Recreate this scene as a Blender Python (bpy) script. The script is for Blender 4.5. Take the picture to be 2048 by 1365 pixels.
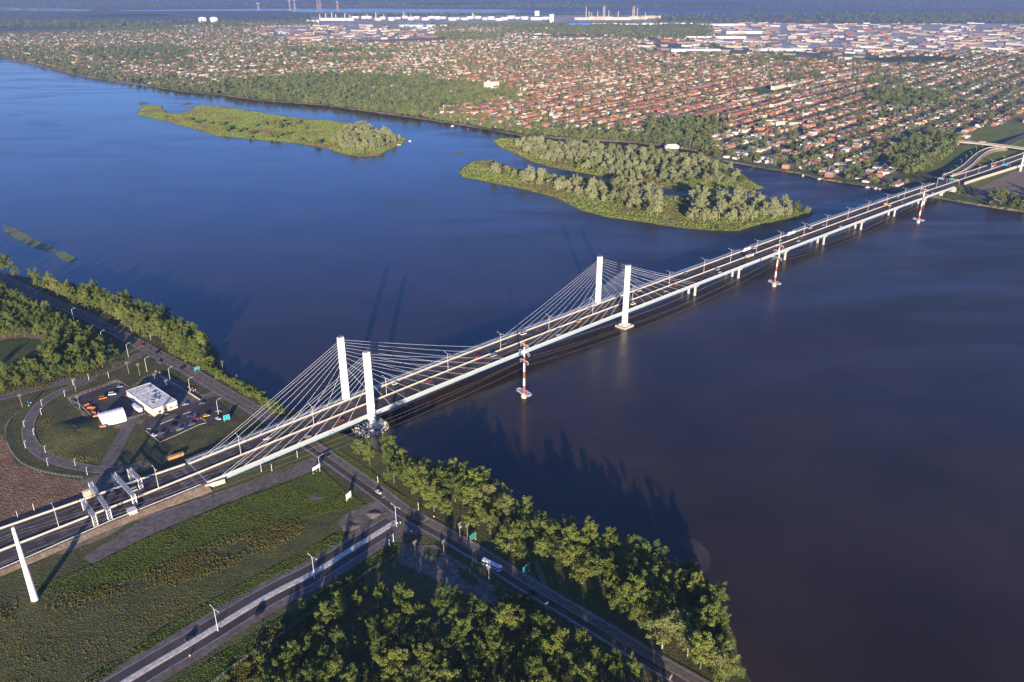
import bpy, bmesh, math, random
import numpy as np
from mathutils import Vector, Matrix
from mathutils.geometry import tessellate_polygon
RND = random.Random(11)
NR = np.random.default_rng(5)
for o in list(bpy.data.objects):
    bpy.data.objects.remove(o)
SC = bpy.context.scene
COL = SC.collection

# ------------------------------------------------------------------ camera
H = 298.0                       # metres above the river
F = 1616.0                      # focal length in pixels of the 2048 px wide photograph
TH = math.atan((682.5 + 40.0) / F)
cd = bpy.data.cameras.new('camera')
cd.sensor_width = 36.0
cd.lens = F / 2048.0 * 36.0
cd.clip_start = 1.0
cd.clip_end = 120000.0
cam = bpy.data.objects.new('camera', cd)
cam.location = (0, 0, H)
cam.rotation_euler = (math.pi / 2 - TH, 0, 0)
COL.objects.link(cam)
SC.camera = cam

# ------------------------------------------------------------------ light
SUN_EL = math.radians(10.3)
SHX, SHY = -0.049, 0.9988        # direction in which shadows fall
w = bpy.data.worlds.new('World')
SC.world = w
w.use_nodes = True
nt = w.node_tree
bg = nt.nodes['Background']
sky = nt.nodes.new('ShaderNodeTexSky')
sky.sky_type = 'NISHITA'
sky.sun_disc = False
sky.sun_elevation = SUN_EL
sky.sun_rotation = math.radians(177.2)
sky.altitude = 100
sky.air_density = 1.0
sky.dust_density = 0.0
sky.ozone_density = 6
tint = nt.nodes.new('ShaderNodeMix')
tint.data_type = 'RGBA'
tint.blend_type = 'MULTIPLY'
tint.inputs['Factor'].default_value = 1.0
tint.inputs[7].default_value = (1.0, 0.84, 1.12, 1)     # camera white balance of the whole sky
nt.links.new(sky.outputs[0], tint.inputs[6])
nt.links.new(tint.outputs[2], bg.inputs[0])
bg.inputs[1].default_value = 0.098
sd = bpy.data.lights.new('sun', 'SUN')
sd.energy = 5.0
sd.angle = math.radians(0.55)
sd.color = (1.0, 0.83, 0.62)
sun = bpy.data.objects.new('sun', sd)
sun.rotation_euler = Vector((SHX * math.cos(SUN_EL), SHY * math.cos(SUN_EL), -math.sin(SUN_EL))).to_track_quat('-Z', 'Y').to_euler()
sun.location = (0, -200, 600)
COL.objects.link(sun)
SC.view_settings.view_transform = 'Standard'
SC.view_settings.look = 'None'
SC.view_settings.gamma = 1.0
SC.view_settings.exposure = 1.2
SC.render.engine = 'CYCLES'
SC.cycles.volume_bounces = 0
SC.cycles.max_bounces = 5
SC.cycles.transparent_max_bounces = 4

# ------------------------------------------------------------------ pixel <-> place
cT, sT = math.cos(TH), math.sin(TH)
def U(x, y, z=0.0):
    """ground point (at height z) seen at pixel x, y of the photograph"""
    dx = x - 1024.0
    v = 682.5 - y
    dy = F * cT + v * sT
    dz = -F * sT + v * cT
    t = (z - H) / dz
    return Vector((dx * t, dy * t, z))
def PX(p):
    zz = p[1] * cT - (p[2] - H) * sT
    uu = p[1] * sT + (p[2] - H) * cT
    return 1024 + F * p[0] / zz, 682.5 - F * uu / zz
def inpoly(x, y, poly):
    r = False
    j = len(poly) - 1
    for i in range(len(poly)):
        xi, yi = poly[i][0], poly[i][1]
        xj, yj = poly[j][0], poly[j][1]
        if (yi > y) != (yj > y) and x < (xj - xi) * (y - yi) / (yj - yi) + xi:
            r = not r
        j = i
    return r

# ------------------------------------------------------------------ materials
def newmat(name):
    m = bpy.data.materials.new(name)
    m.use_nodes = True
    n = m.node_tree.nodes
    b = n['Principled BSDF']
    return m, n, m.node_tree.links, b
def mat(name, col, rough=0.7, var=0.15, scale=0.5, col2=None, metal=0.0, bump=0.0, bscale=None, spec=0.3, scale2=None, bdist=0.3):
    """colour with procedural unevenness in place (world) coordinates"""
    m, n, l, b = newmat(name)
    b.inputs['Roughness'].default_value = rough
    b.inputs['Metallic'].default_value = metal
    b.inputs['Specular IOR Level'].default_value = spec
    g = n.new('ShaderNodeNewGeometry')
    t = n.new('ShaderNodeTexNoise')
    t.inputs['Scale'].default_value = scale
    t.inputs['Detail'].default_value = 6
    t.inputs['Roughness'].default_value = 0.65
    l.new(g.outputs['Position'], t.inputs['Vector'])
    r = n.new('ShaderNodeValToRGB')
    c2 = col2 if col2 else tuple(min(1, c * (1 + var)) for c in col)
    c1 = col if col2 else tuple(c * (1 - var) for c in col)
    r.color_ramp.elements[0].position = 0.35
    r.color_ramp.elements[1].position = 0.65
    r.color_ramp.elements[0].color = (*c1, 1)
    r.color_ramp.elements[1].color = (*c2, 1)
    l.new(t.outputs['Fac'], r.inputs['Fac'])
    out = r.outputs[0]
    if scale2:
        t2 = n.new('ShaderNodeTexNoise')
        t2.inputs['Scale'].default_value = scale2
        t2.inputs['Detail'].default_value = 4
        l.new(g.outputs['Position'], t2.inputs['Vector'])
        mr = n.new('ShaderNodeMapRange')
        mr.inputs[1].default_value = 0.3
        mr.inputs[2].default_value = 0.7
        mr.inputs[3].default_value = 0.65
        mr.inputs[4].default_value = 1.35
        l.new(t2.outputs['Fac'], mr.inputs[0])
        mx = n.new('ShaderNodeVectorMath')
        mx.operation = 'SCALE'
        l.new(out, mx.inputs[0])
        l.new(mr.outputs[0], mx.inputs['Scale'])
        out = mx.outputs[0]
    l.new(out, b.inputs['Base Color'])
    if bump:
        bt = n.new('ShaderNodeTexNoise')
        bt.inputs['Scale'].default_value = bscale or scale * 4
        bt.inputs['Detail'].default_value = 4
        l.new(g.outputs['Position'], bt.inputs['Vector'])
        bp = n.new('ShaderNodeBump')
        bp.inputs['Strength'].default_value = bump
        bp.inputs['Distance'].default_value = bdist
        l.new(bt.outputs['Fac'], bp.inputs['Height'])
        l.new(bp.outputs[0], b.inputs['Normal'])
    return m
def leafmat(name, dark, light, accent=None):
    m, n, l, b = newmat(name)
    oi = n.new('ShaderNodeObjectInfo')
    g = n.new('ShaderNodeNewGeometry')
    t = n.new('ShaderNodeTexNoise')
    t.inputs['Scale'].default_value = 0.45
    t.inputs['Detail'].default_value = 3
    l.new(g.outputs['Position'], t.inputs['Vector'])
    ad = n.new('ShaderNodeMath')
    ad.operation = 'MULTIPLY_ADD'
    l.new(oi.outputs['Random'], ad.inputs[0])
    ad.inputs[1].default_value = 0.55
    mr = n.new('ShaderNodeMapRange')
    mr.inputs[1].default_value = 0.3
    mr.inputs[2].default_value = 0.7
    mr.inputs[3].default_value = 0.0
    mr.inputs[4].default_value = 0.45
    l.new(t.outputs['Fac'], mr.inputs[0])
    l.new(mr.outputs[0], ad.inputs[2])
    r = n.new('ShaderNodeValToRGB')
    r.color_ramp.elements[0].color = (*dark, 1)
    r.color_ramp.elements[1].color = (*light, 1)
    r.color_ramp.elements[1].position = 0.85
    if accent:
        e = r.color_ramp.elements.new(0.97)
        e.color = (*accent, 1)
    l.new(ad.outputs[0], r.inputs['Fac'])
    l.new(r.outputs[0], b.inputs['Base Color'])
    b.inputs['Roughness'].default_value = 0.6
    b.inputs['Specular IOR Level'].default_value = 0.25
    tr = n.new('ShaderNodeBsdfTranslucent')
    l.new(r.outputs[0], tr.inputs['Color'])
    ms = n.new('ShaderNodeMixShader')
    ms.inputs[0].default_value = 0.22
    l.new(b.outputs[0], ms.inputs[1])
    l.new(tr.outputs[0], ms.inputs[2])
    l.new(ms.outputs[0], n['Material Output'].inputs['Surface'])
    return m
def attrmat(name, rough=0.75):
    m, n, l, b = newmat(name)
    a = n.new('ShaderNodeAttribute')
    a.attribute_name = 'Col'
    g = n.new('ShaderNodeNewGeometry')
    t = n.new('ShaderNodeTexNoise')
    t.inputs['Scale'].default_value = 0.35
    t.inputs['Detail'].default_value = 4
    l.new(g.outputs['Position'], t.inputs['Vector'])
    mr = n.new('ShaderNodeMapRange')
    mr.inputs[1].default_value = 0.3
    mr.inputs[2].default_value = 0.7
    mr.inputs[3].default_value = 0.6
    mr.inputs[4].default_value = 1.25
    l.new(t.outputs['Fac'], mr.inputs[0])
    mx = n.new('ShaderNodeVectorMath')
    mx.operation = 'SCALE'
    l.new(a.outputs['Color'], mx.inputs[0])
    l.new(mr.outputs[0], mx.inputs['Scale'])
    l.new(mx.outputs[0], b.inputs['Base Color'])
    b.inputs['Roughness'].default_value = rough
    b.inputs['Specular IOR Level'].default_value = 0.2
    return m

def water_mat(name, base, base2):
    m, n, l, b = newmat(name)
    g = n.new('ShaderNodeNewGeometry')
    b.inputs['IOR'].default_value = 1.333
    b.inputs['Specular IOR Level'].default_value = 0.5
    # silt clouds in the water
    t = n.new('ShaderNodeTexNoise')
    t.inputs['Scale'].default_value = 0.012
    t.inputs['Detail'].default_value = 5
    l.new(g.outputs['Position'], t.inputs['Vector'])
    r = n.new('ShaderNodeValToRGB')
    r.color_ramp.elements[0].position = 0.35
    r.color_ramp.elements[1].position = 0.7
    r.color_ramp.elements[0].color = (*base, 1)
    r.color_ramp.elements[1].color = (*base2, 1)
    l.new(t.outputs['Fac'], r.inputs['Fac'])
    l.new(r.outputs[0], b.inputs['Base Color'])
    # wind: streaks of rougher and smoother water
    mp = n.new('ShaderNodeMapping')
    mp.inputs['Rotation'].default_value = (0, 0, math.radians(-58))
    mp.inputs['Scale'].default_value = (0.0030, 0.010, 1)
    l.new(g.outputs['Position'], mp.inputs['Vector'])
    t2 = n.new('ShaderNodeTexNoise')
    t2.inputs['Scale'].default_value = 1.0
    t2.inputs['Detail'].default_value = 6
    t2.inputs['Distortion'].default_value = 1.6
    l.new(mp.outputs[0], t2.inputs['Vector'])
    mr = n.new('ShaderNodeMapRange')
    mr.inputs[1].default_value = 0.35
    mr.inputs[2].default_value = 0.7
    mr.inputs[3].default_value = 0.06
    mr.inputs[4].default_value = 0.24
    l.new(t2.outputs['Fac'], mr.inputs[0])
    # the lee side of the bridge line is more ruffled than the open lake
    sx = n.new('ShaderNodeSeparateXYZ')
    l.new(g.outputs['Position'], sx.inputs[0])
    lee = n.new('ShaderNodeMapRange')
    lee.interpolation_type = 'SMOOTHSTEP'
    lee.inputs[1].default_value = -250.0
    lee.inputs[2].default_value = 300.0
    lee.inputs[3].default_value = 0.0
    lee.inputs[4].default_value = 0.24
    l.new(sx.outputs[0], lee.inputs[0])
    sm = n.new('ShaderNodeMath')
    l.new(mr.outputs[0], sm.inputs[0])
    l.new(lee.outputs[0], sm.inputs[1])
    l.new(sm.outputs[0], b.inputs['Roughness'])
    # ripples
    t3 = n.new('ShaderNodeTexNoise')
    t3.inputs['Scale'].default_value = 0.35
    t3.inputs['Detail'].default_value = 4
    mp3 = n.new('ShaderNodeMapping')
    mp3.inputs['Scale'].default_value = (0.6, 1.5, 1)
    mp3.inputs['Rotation'].default_value = (0, 0, math.radians(12))
    l.new(g.outputs['Position'], mp3.inputs['Vector'])
    l.new(mp3.outputs[0], t3.inputs['Vector'])
    bp = n.new('ShaderNodeBump')
    bp.inputs['Strength'].default_value = 0.35
    bp.inputs['Distance'].default_value = 0.25
    l.new(t3.outputs['Fac'], bp.inputs['Height'])
    l.new(bp.outputs[0], b.inputs['Normal'])
    return m

M = {}
M['water'] = water_mat('river_water', (0.024, 0.015, 0.010), (0.044, 0.027, 0.017))
M['farwater'] = water_mat('far_water', (0.020, 0.025, 0.035), (0.025, 0.03, 0.04))
M['field'] = mat('rough_grass', (0.060, 0.070, 0.020), 0.9, col2=(0.115, 0.108, 0.034), scale=0.09, bump=1.0, bscale=1.1, scale2=0.9, bdist=1.6)
M['green'] = mat('mown_grass', (0.040, 0.066, 0.014), 0.9, col2=(0.070, 0.092, 0.022), scale=0.12, bump=1.0, bscale=1.3, scale2=0.8, bdist=1.2)
M['bright_grass'] = mat('lush_grass', (0.060, 0.105, 0.016), 0.9, col2=(0.105, 0.135, 0.028), scale=0.10, bump=1.0, bscale=1.0, scale2=0.6, bdist=1.6)
M['islandgrass'] = mat('marsh_grass', (0.13, 0.17, 0.022), 0.9, col2=(0.20, 0.21, 0.04), scale=0.03, bump=1.0, bscale=0.6, scale2=0.25, bdist=3.5)
M['islandbrown'] = mat('dry_marsh', (0.16, 0.11, 0.055), 0.9, col2=(0.16, 0.16, 0.04), scale=0.03, scale2=0.2, bump=1.0, bscale=0.6, bdist=3.0)
M['citygreen'] = mat('city_ground', (0.055, 0.075, 0.025), 0.9, col2=(0.24, 0.20, 0.165), scale=0.011, scale2=0.06, bump=1.0, bscale=0.25, bdist=5.0)
M['dirt'] = mat('bare_earth', (0.17, 0.095, 0.048), 0.95, col2=(0.27, 0.17, 0.095), scale=0.06, bump=1.0, bscale=0.7, scale2=0.4, bdist=1.2)
M['sand'] = mat('sandy_gravel', (0.20, 0.145, 0.095), 0.95, col2=(0.27, 0.20, 0.14), scale=0.12, bump=0.4, bscale=1.5, scale2=0.5)
M['gravel'] = mat('grey_gravel', (0.135, 0.108, 0.085), 0.95, col2=(0.19, 0.155, 0.12), scale=0.1, bump=0.3, bscale=2.0, scale2=0.4)
M['asphalt'] = mat('asphalt', (0.055, 0.046, 0.042), 0.85, col2=(0.078, 0.066, 0.060), scale=0.13, scale2=0.05)
M['oldasphalt'] = mat('old_asphalt', (0.125, 0.103, 0.086), 0.85, col2=(0.165, 0.138, 0.115), scale=0.10, scale2=0.35)
M['paint'] = mat('white_paint', (0.62, 0.60, 0.58), 0.6, 0.12)
M['yellowpaint'] = mat('yellow_paint', (0.55, 0.32, 0.06), 0.6, 0.12)
M['concrete'] = mat('concrete', (0.52, 0.47, 0.40), 0.75, 0.12, 0.35, scale2=1.2)
M['barrier'] = mat('barrier_concrete', (0.50, 0.44, 0.36), 0.75, 0.10, 0.25)
M['pylon'] = mat('pylon_concrete', (0.78, 0.75, 0.71), 0.7, 0.06, 0.15, scale2=0.6)
M['girder'] = mat('girder_blue_paint', (0.27, 0.41, 0.54), 0.45, 0.05, 0.1)
M['cable'] = mat('cable_white', (0.72, 0.72, 0.74), 0.35, 0.05, 0.1)
M['steel'] = mat('galvanised_steel', (0.42, 0.43, 0.45), 0.45, 0.1, 0.6, metal=0.35)
M['whitepost'] = mat('white_metal', (0.75, 0.75, 0.75), 0.45, 0.05)
M['red'] = mat('red_paint', (0.46, 0.095, 0.045), 0.5, 0.08, 0.8)
M['white'] = mat('bright_white', (0.80, 0.79, 0.77), 0.5, 0.04)
M['wire'] = mat('aluminium_wire', (0.36, 0.33, 0.29), 0.5, 0.05, metal=0.2)
M['darkmetal'] = mat('dark_metal', (0.06, 0.06, 0.065), 0.5, 0.1)
M['tyre'] = mat('tyre_rubber', (0.02, 0.02, 0.02), 0.9, 0.1)
M['glass'] = mat('car_glass', (0.012, 0.014, 0.018), 0.08, 0.02, spec=0.6)
M['wood'] = mat('pole_wood', (0.30, 0.24, 0.18), 0.85, 0.15, 1.0)
M['bark'] = mat('bark', (0.17, 0.135, 0.10), 0.9, 0.3, 2.0)
M['palebark'] = mat('pale_bark', (0.36, 0.32, 0.26), 0.9, 0.25, 2.0)
M['roofwhite'] = mat('membrane_roof', (0.70, 0.66, 0.61), 0.8, 0.08, 0.15, scale2=0.5)
M['wallcream'] = mat('cream_siding', (0.62, 0.56, 0.47), 0.7, 0.06, 0.5)
M['signgreen'] = mat('sign_green', (0.010, 0.235, 0.165), 0.4, 0.05)
M['signcyan'] = mat('sign_teal', (0.02, 0.36, 0.42), 0.4, 0.05)
M['orange'] = mat('orange_paint', (0.65, 0.16, 0.03), 0.55, 0.12, 2.0)
M['yellow'] = mat('taxi_yellow', (0.75, 0.36, 0.03), 0.4, 0.05)
M['timber'] = mat('fresh_timber', (0.52, 0.27, 0.12), 0.8, 0.2, 3.0)
M['tent'] = mat('tent_fabric', (0.80, 0.79, 0.80), 0.6, 0.03)
M['beige'] = mat('beige_panel', (0.48, 0.40, 0.29), 0.7, 0.1, 0.6)
M['stone'] = mat('riprap_stone', (0.42, 0.40, 0.39), 0.9, 0.3, 0.6)
M['mud'] = mat('shore_mud', (0.22, 0.20, 0.09), 0.9, 0.25, 0.12, bump=1.0, bscale=0.6, bdist=1.5)
M['weed'] = mat('floating_weed', (0.19, 0.20, 0.07), 0.7, 0.25, 0.08)
M['silt'] = mat('silt_shoal', (0.060, 0.042, 0.029), 0.25, 0.25, 0.05)
M['drygrass'] = leafmat('tall_weeds_leaf', (0.090, 0.092, 0.024), (0.21, 0.185, 0.055), (0.22, 0.13, 0.05))
M['leaf'] = leafmat('broad_leaf', (0.050, 0.092, 0.018), (0.215, 0.250, 0.048), (0.29, 0.23, 0.06))
M['poplarleaf'] = leafmat('silver_leaf', (0.15, 0.18, 0.065), (0.38, 0.39, 0.20))
M['willowleaf'] = leafmat('willow_leaf', (0.075, 0.105, 0.025), (0.15, 0.175, 0.05))
M['cityleaf'] = leafmat('city_leaf', (0.050, 0.082, 0.028), (0.23, 0.26, 0.085), (0.26, 0.23, 0.10))
M['paleleaf'] = leafmat('pale_leaf', (0.10, 0.13, 0.035), (0.255, 0.27, 0.085))
M['blade'] = leafmat('grass_blade', (0.055, 0.095, 0.014), (0.125, 0.155, 0.030))
M['marshblade'] = leafmat('marsh_blade', (0.125, 0.185, 0.028), (0.215, 0.25, 0.05), (0.24, 0.19, 0.08))
def marsh_patches(m):
    n = m.node_tree.nodes; l = m.node_tree.links
    b = n['Principled BSDF']; src = b.inputs['Base Color'].links[0].from_socket
    g = n.new('ShaderNodeNewGeometry'); t = n.new('ShaderNodeTexNoise')
    t.inputs['Scale'].default_value = 0.011; t.inputs['Detail'].default_value = 5
    l.new(g.outputs['Position'], t.inputs['Vector'])
    r = n.new('ShaderNodeMapRange'); r.inputs[1].default_value = 0.5; r.inputs[2].default_value = 0.62
    l.new(t.outputs['Fac'], r.inputs[0])
    mx = n.new('ShaderNodeMix'); mx.data_type = 'RGBA'
    l.new(r.outputs[0], mx.inputs['Factor']); l.new(src, mx.inputs[6]); mx.inputs[7].default_value = (0.17, 0.125, 0.05, 1)
    l.new(mx.outputs[2], b.inputs['Base Color'])
    for x in n:
        if x.bl_idname == 'ShaderNodeBsdfTranslucent': l.new(mx.outputs[2], x.inputs['Color'])
marsh_patches(M['marshblade'])
M['city'] = attrmat('city_building')

# ------------------------------------------------------------------ mesh builders and objects
class MB:
    def __init__(s):
        s.v = []; s.f = []
    def box(s, c, size, rz=0.0, taper=1.0):
        cx, cy, cz = c
        hx, hy, hz = size[0] / 2, size[1] / 2, size[2] / 2
        cc, ss = math.cos(rz), math.sin(rz)
        b = len(s.v)
        for z, k in ((-hz, 1.0), (hz, taper)):
            for x, y in ((-hx, -hy), (hx, -hy), (hx, hy), (-hx, hy)):
                x *= k; y *= k
                s.v.append((cx + x * cc - y * ss, cy + x * ss + y * cc, cz + z))
        for q in ((3, 2, 1, 0), (4, 5, 6, 7), (0, 1, 5, 4), (1, 2, 6, 5), (2, 3, 7, 6), (3, 0, 4, 7)):
            s.f.append(tuple(b + i for i in q))
        return s
    def tube(s, p, q, r0, r1=None, n=6, cap=True):
        r1 = r0 if r1 is None else r1
        p = Vector(p); q = Vector(q)
        d = (q - p)
        if d.length < 1e-6:
            return s
        d.normalize()
        a = d.orthogonal().normalized()
        c = d.cross(a)
        b = len(s.v)
        for o, r in ((p, r0), (q, r1)):
            for i in range(n):
                t = 2 * math.pi * i / n
                s.v.append(tuple(o + (a * math.cos(t) + c * math.sin(t)) * r))
        for i in range(n):
            j = (i + 1) % n
            s.f.append((b + i, b + j, b + n + j, b + n + i))
        if cap:
            s.f.append(tuple(b + n + i for i in range(n)))
            s.f.append(tuple(b + n - 1 - i for i in range(n)))
        return s
    def path(s, pts, r, n=4):
        for i in range(len(pts) - 1):
            s.tube(pts[i], pts[i + 1], r if not isinstance(r, (list, tuple)) else r[i], r if not isinstance(r, (list, tuple)) else r[i + 1], n)
        return s
    def prism(s, poly, z0, z1):
        b = len(s.v); n = len(poly)
        for z in (z0, z1):
            for p in poly:
                s.v.append((p[0], p[1], z))
        for i in range(n):
            j = (i + 1) % n
            s.f.append((b + i, b + j, b + n + j, b + n + i))
        s.f.append(tuple(b + n + i for i in range(n)))
        s.f.append(tuple(b + n - 1 - i for i in range(n)))
        return s
    def quad(s, a, b_, c, d):
        b = len(s.v)
        s.v += [tuple(a), tuple(b_), tuple(c), tuple(d)]
        s.f.append((b, b + 1, b + 2, b + 3))
        return s
    def strip(s, rows):
        """rows: list of equal-length lists of points, joined by quads"""
        b = len(s.v); n = len(rows[0])
        for r in rows:
            s.v += [tuple(p) for p in r]
        for i in range(len(rows) - 1):
            for j in range(n - 1):
                s.f.append((b + i * n + j, b + (i + 1) * n + j, b + (i + 1) * n + j + 1, b + i * n + j + 1))
        return s
    def lathe(s, prof, n=16, c=(0, 0, 0)):
        b = len(s.v)
        for r, z in prof:
            for i in range(n):
                t = 2 * math.pi * i / n
                s.v.append((c[0] + r * math.cos(t), c[1] + r * math.sin(t), c[2] + z))
        for k in range(len(prof) - 1):
            for i in range(n):
                j = (i + 1) % n
                s.f.append((b + k * n + i, b + k * n + j, b + (k + 1) * n + j, b + (k + 1) * n + i))
        k = len(prof) - 1
        s.f.append(tuple(b + k * n + i for i in range(n)))
        s.f.append(tuple(b + n - 1 - i for i in range(n)))
        return s
    def mesh(s, name, m, smooth=False):
        me = bpy.data.meshes.new(name)
        me.from_pydata(s.v, [], s.f)
        me.materials.append(M[m] if isinstance(m, str) else m)
        if smooth:
            me.polygons.foreach_set('use_smooth', [True] * len(me.polygons))
        me.update()
        return me
    def build(s, name, m, parent=None, smooth=False):
        return obj(name, s.mesh(name, m, smooth), parent)
def obj(name, me, parent=None, loc=None, rz=0.0):
    o = bpy.data.objects.new(name, me)
    COL.objects.link(o)
    if parent:
        o.parent = parent
    if loc is not None:
        o.location = loc
    if rz:
        o.rotation_euler = (0, 0, rz)
    return o
LABELS = {}
def tag(o, label=None, cat=None, group=None, kind=None):
    if label:
        o['label'] = label
        LABELS.setdefault(label, []).append(o)
    if cat: o['category'] = cat
    if group: o['group'] = group
    if kind: o['kind'] = kind
    return o
def thing(name, label, cat, loc=(0, 0, 0), rz=0.0, group=None):
    o = obj(name, None, None, loc, rz)
    o.empty_display_size = 1.0
    return tag(o, label, cat, group)
def copy_tree(root, loc, rz, label, group=None, scale=None):
    r = root.copy()
    COL.objects.link(r)
    r.location = loc
    r.rotation_euler = (0, 0, rz)
    if scale is not None:
        r.scale = scale
    tag(r, label, None, group)
    for ch in root.children:
        c = ch.copy(); COL.objects.link(c); c.parent = r
        for g in ch.children:
            d = g.copy(); COL.objects.link(d); d.parent = c
    return r
def ordinal(i):
    n = i + 1
    if 10 <= n % 100 <= 20: s = 'th'
    else: s = {1: 'st', 2: 'nd', 3: 'rd'}.get(n % 10, 'th')
    return '%d%s' % (n, s)
def densify(poly, step, jit=0.0, closed=True):
    out = []
    n = len(poly)
    for i in range(n if closed else n - 1):
        a = Vector(poly[i][:2]); b = Vector(poly[(i + 1) % n][:2])
        k = max(1, int((b - a).length / step))
        for j in range(k):
            p = a.lerp(b, j / k)
            if jit and j:
                p += Vector((RND.uniform(-jit, jit), RND.uniform(-jit, jit)))
            out.append((p.x, p.y))
    if not closed:
        out.append(tuple(poly[-1][:2]))
    return out
def ccw(poly):
    a = 0
    for i in range(len(poly)):
        x0, y0 = poly[i][:2]; x1, y1 = poly[(i + 1) % len(poly)][:2]
        a += x0 * y1 - x1 * y0
    return list(poly) if a > 0 else list(reversed(poly))
def sheet(name, poly, z, m, skirt=0.0, drop=0.0, kind='structure', step=None, jit=0.0):
    """flat ground patch; skirt: how far its edge slopes outwards while it drops"""
    poly = ccw([tuple(p[:2]) for p in poly])
    if step:
        poly = densify(poly, step, jit)
    n = len(poly)
    mb = MB()
    mb.v = [(p[0], p[1], z) for p in poly]
    for t in tessellate_polygon([[Vector((p[0], p[1], 0)) for p in poly]]):
        a, b, c = (mb.v[i] for i in t)
        if (b[0] - a[0]) * (c[1] - a[1]) - (b[1] - a[1]) * (c[0] - a[0]) < 0:
            t = (t[0], t[2], t[1])
        mb.f.append(tuple(t))
    if drop:
        for i in range(n):
            p0, p1, p2 = Vector(poly[i - 1]), Vector(poly[i]), Vector(poly[(i + 1) % n])
            t = (p2 - p0)
            nn = Vector((t.y, -t.x))
            if nn.length > 0: nn.normalize()
            q = p1 + nn * skirt
            mb.v.append((q.x, q.y, z - drop))
        for i in range(n):
            j = (i + 1) % n
            mb.f.append((i, n + i, n + j, j))
    o = mb.build(name, m)
    if kind: o['kind'] = kind
    return o
def psheet(name, px, z, m, **k):
    return sheet(name, [U(x, y, z) for x, y in px], z, m, **k)
def smooth_line(pts, step=4.0):
    """Catmull-Rom through plan points"""
    P = [Vector(p) for p in pts]
    P = [P[0] * 2 - P[1]] + P + [P[-1] * 2 - P[-2]]
    out = []
    for i in range(1, len(P) - 2):
        k = max(1, int((P[i + 1] - P[i]).length / step))
        for j in range(k):
            t = j / k
            a, b, c, d = P[i - 1], P[i], P[i + 1], P[i + 2]
            out.append(0.5 * ((2 * b) + (c - a) * t + (2 * a - 5 * b + 4 * c - d) * t * t + (3 * b - a - 3 * c + d) * t ** 3))
    out.append(P[-2])
    return out
def offset_line(line, off):
    out = []
    for i, p in enumerate(line):
        t = line[min(i + 1, len(line) - 1)] - line[max(i - 1, 0)]
        t.z = 0
        t.normalize()
        out.append(p + Vector((-t.y, t.x, 0)) * off)
    return out
def ribbon(name, line, o0, o1, z, m, parent=None, kind='structure', dash=None):
    """road surface or painted line along a plan line between two side offsets (left positive)"""
    A = offset_line(line, o0); B = offset_line(line, o1)
    mb = MB()
    if not dash:
        mb.strip([[Vector((b.x, b.y, b.z + z)), Vector((a.x, a.y, a.z + z))] for a, b in zip(A, B)])
    else:
        acc = 0.0
        for i in range(len(line) - 1):
            L = (line[i + 1] - line[i]).length
            if acc % (dash[0] + dash[1]) < dash[0]:
                mb.quad(*(Vector((p.x, p.y, p.z + z)) for p in (B[i], B[i + 1], A[i + 1], A[i])))
            acc += L
    o = mb.build(name, m, parent)
    if kind and not parent: o['kind'] = kind
    return o
HAZE = 6.5e-5

# =================================================================== THE SETTING
M['citypave'] = mat('yard_pavement', (0.30, 0.27, 0.24), 0.9, col2=(0.55, 0.49, 0.43), scale=0.006, scale2=0.03)
GZ = 3.0      # height of both banks above the river
# --- river
mb = MB()
mb.quad((-9000, -1500, 0), (9000, -1500, 0), (9000, 9000, 0), (-9000, 9000, 0))
river = mb.build('river_water', 'water'); river['kind'] = 'structure'
# --- far bank, one sheet out to the horizon
FAR_SHORE = [(-900, 30), (-400, 66), (-150, 94), (0, 114), (70, 129), (160, 151), (220, 161), (300, 173), (370, 184), (440, 190), (520, 201),
             (650, 211), (700, 218), (780, 229), (850, 239), (930, 251), (1000, 264), (1060, 274), (1150, 279), (1250, 284), (1340, 293),
             (1400, 303), (1449, 322), (1522, 335), (1604, 348), (1657, 361), (1730, 371), (1779, 381), (1830, 389), (1878, 396), (1960, 411),
             (2048, 424), (2200, 452), (2700, 560)]
fs = densify([U(x, y, 0) for x, y in FAR_SHORE], 14, 2.0, closed=False)
FARPOLY = fs + [(9000, 700), (42000, 9000), (42000, 46000), (-42000, 46000), (-42000, 9000)]
far_bank = sheet('far_bank', FARPOLY, GZ, 'citygreen', skirt=9, drop=4.5)
# grassy and muddy strip along the far shore
for nm, x0, x1, wd, mm in (('shore_grass', 1420, 1800, 14, 'bright_grass'), ('shore_grass', 1870, 2300, 30, 'bright_grass'), ('shore_grass', 250, 1080, 9, 'bright_grass')):
    ln = [U(x, y, 0) for x, y in FAR_SHORE if x0 <= x <= x1]
    ln = smooth_line(ln, 12)
    ribbon(nm, [Vector((p.x, p.y, 0)) for p in offset_line(ln, -2)], -3.0, wd, GZ + 0.04, mm)
    ribbon('shore_edge', [Vector((p.x, p.y, 0)) for p in offset_line(ln, 0)], -8, -3.5, 0.35, 'mud')

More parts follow.
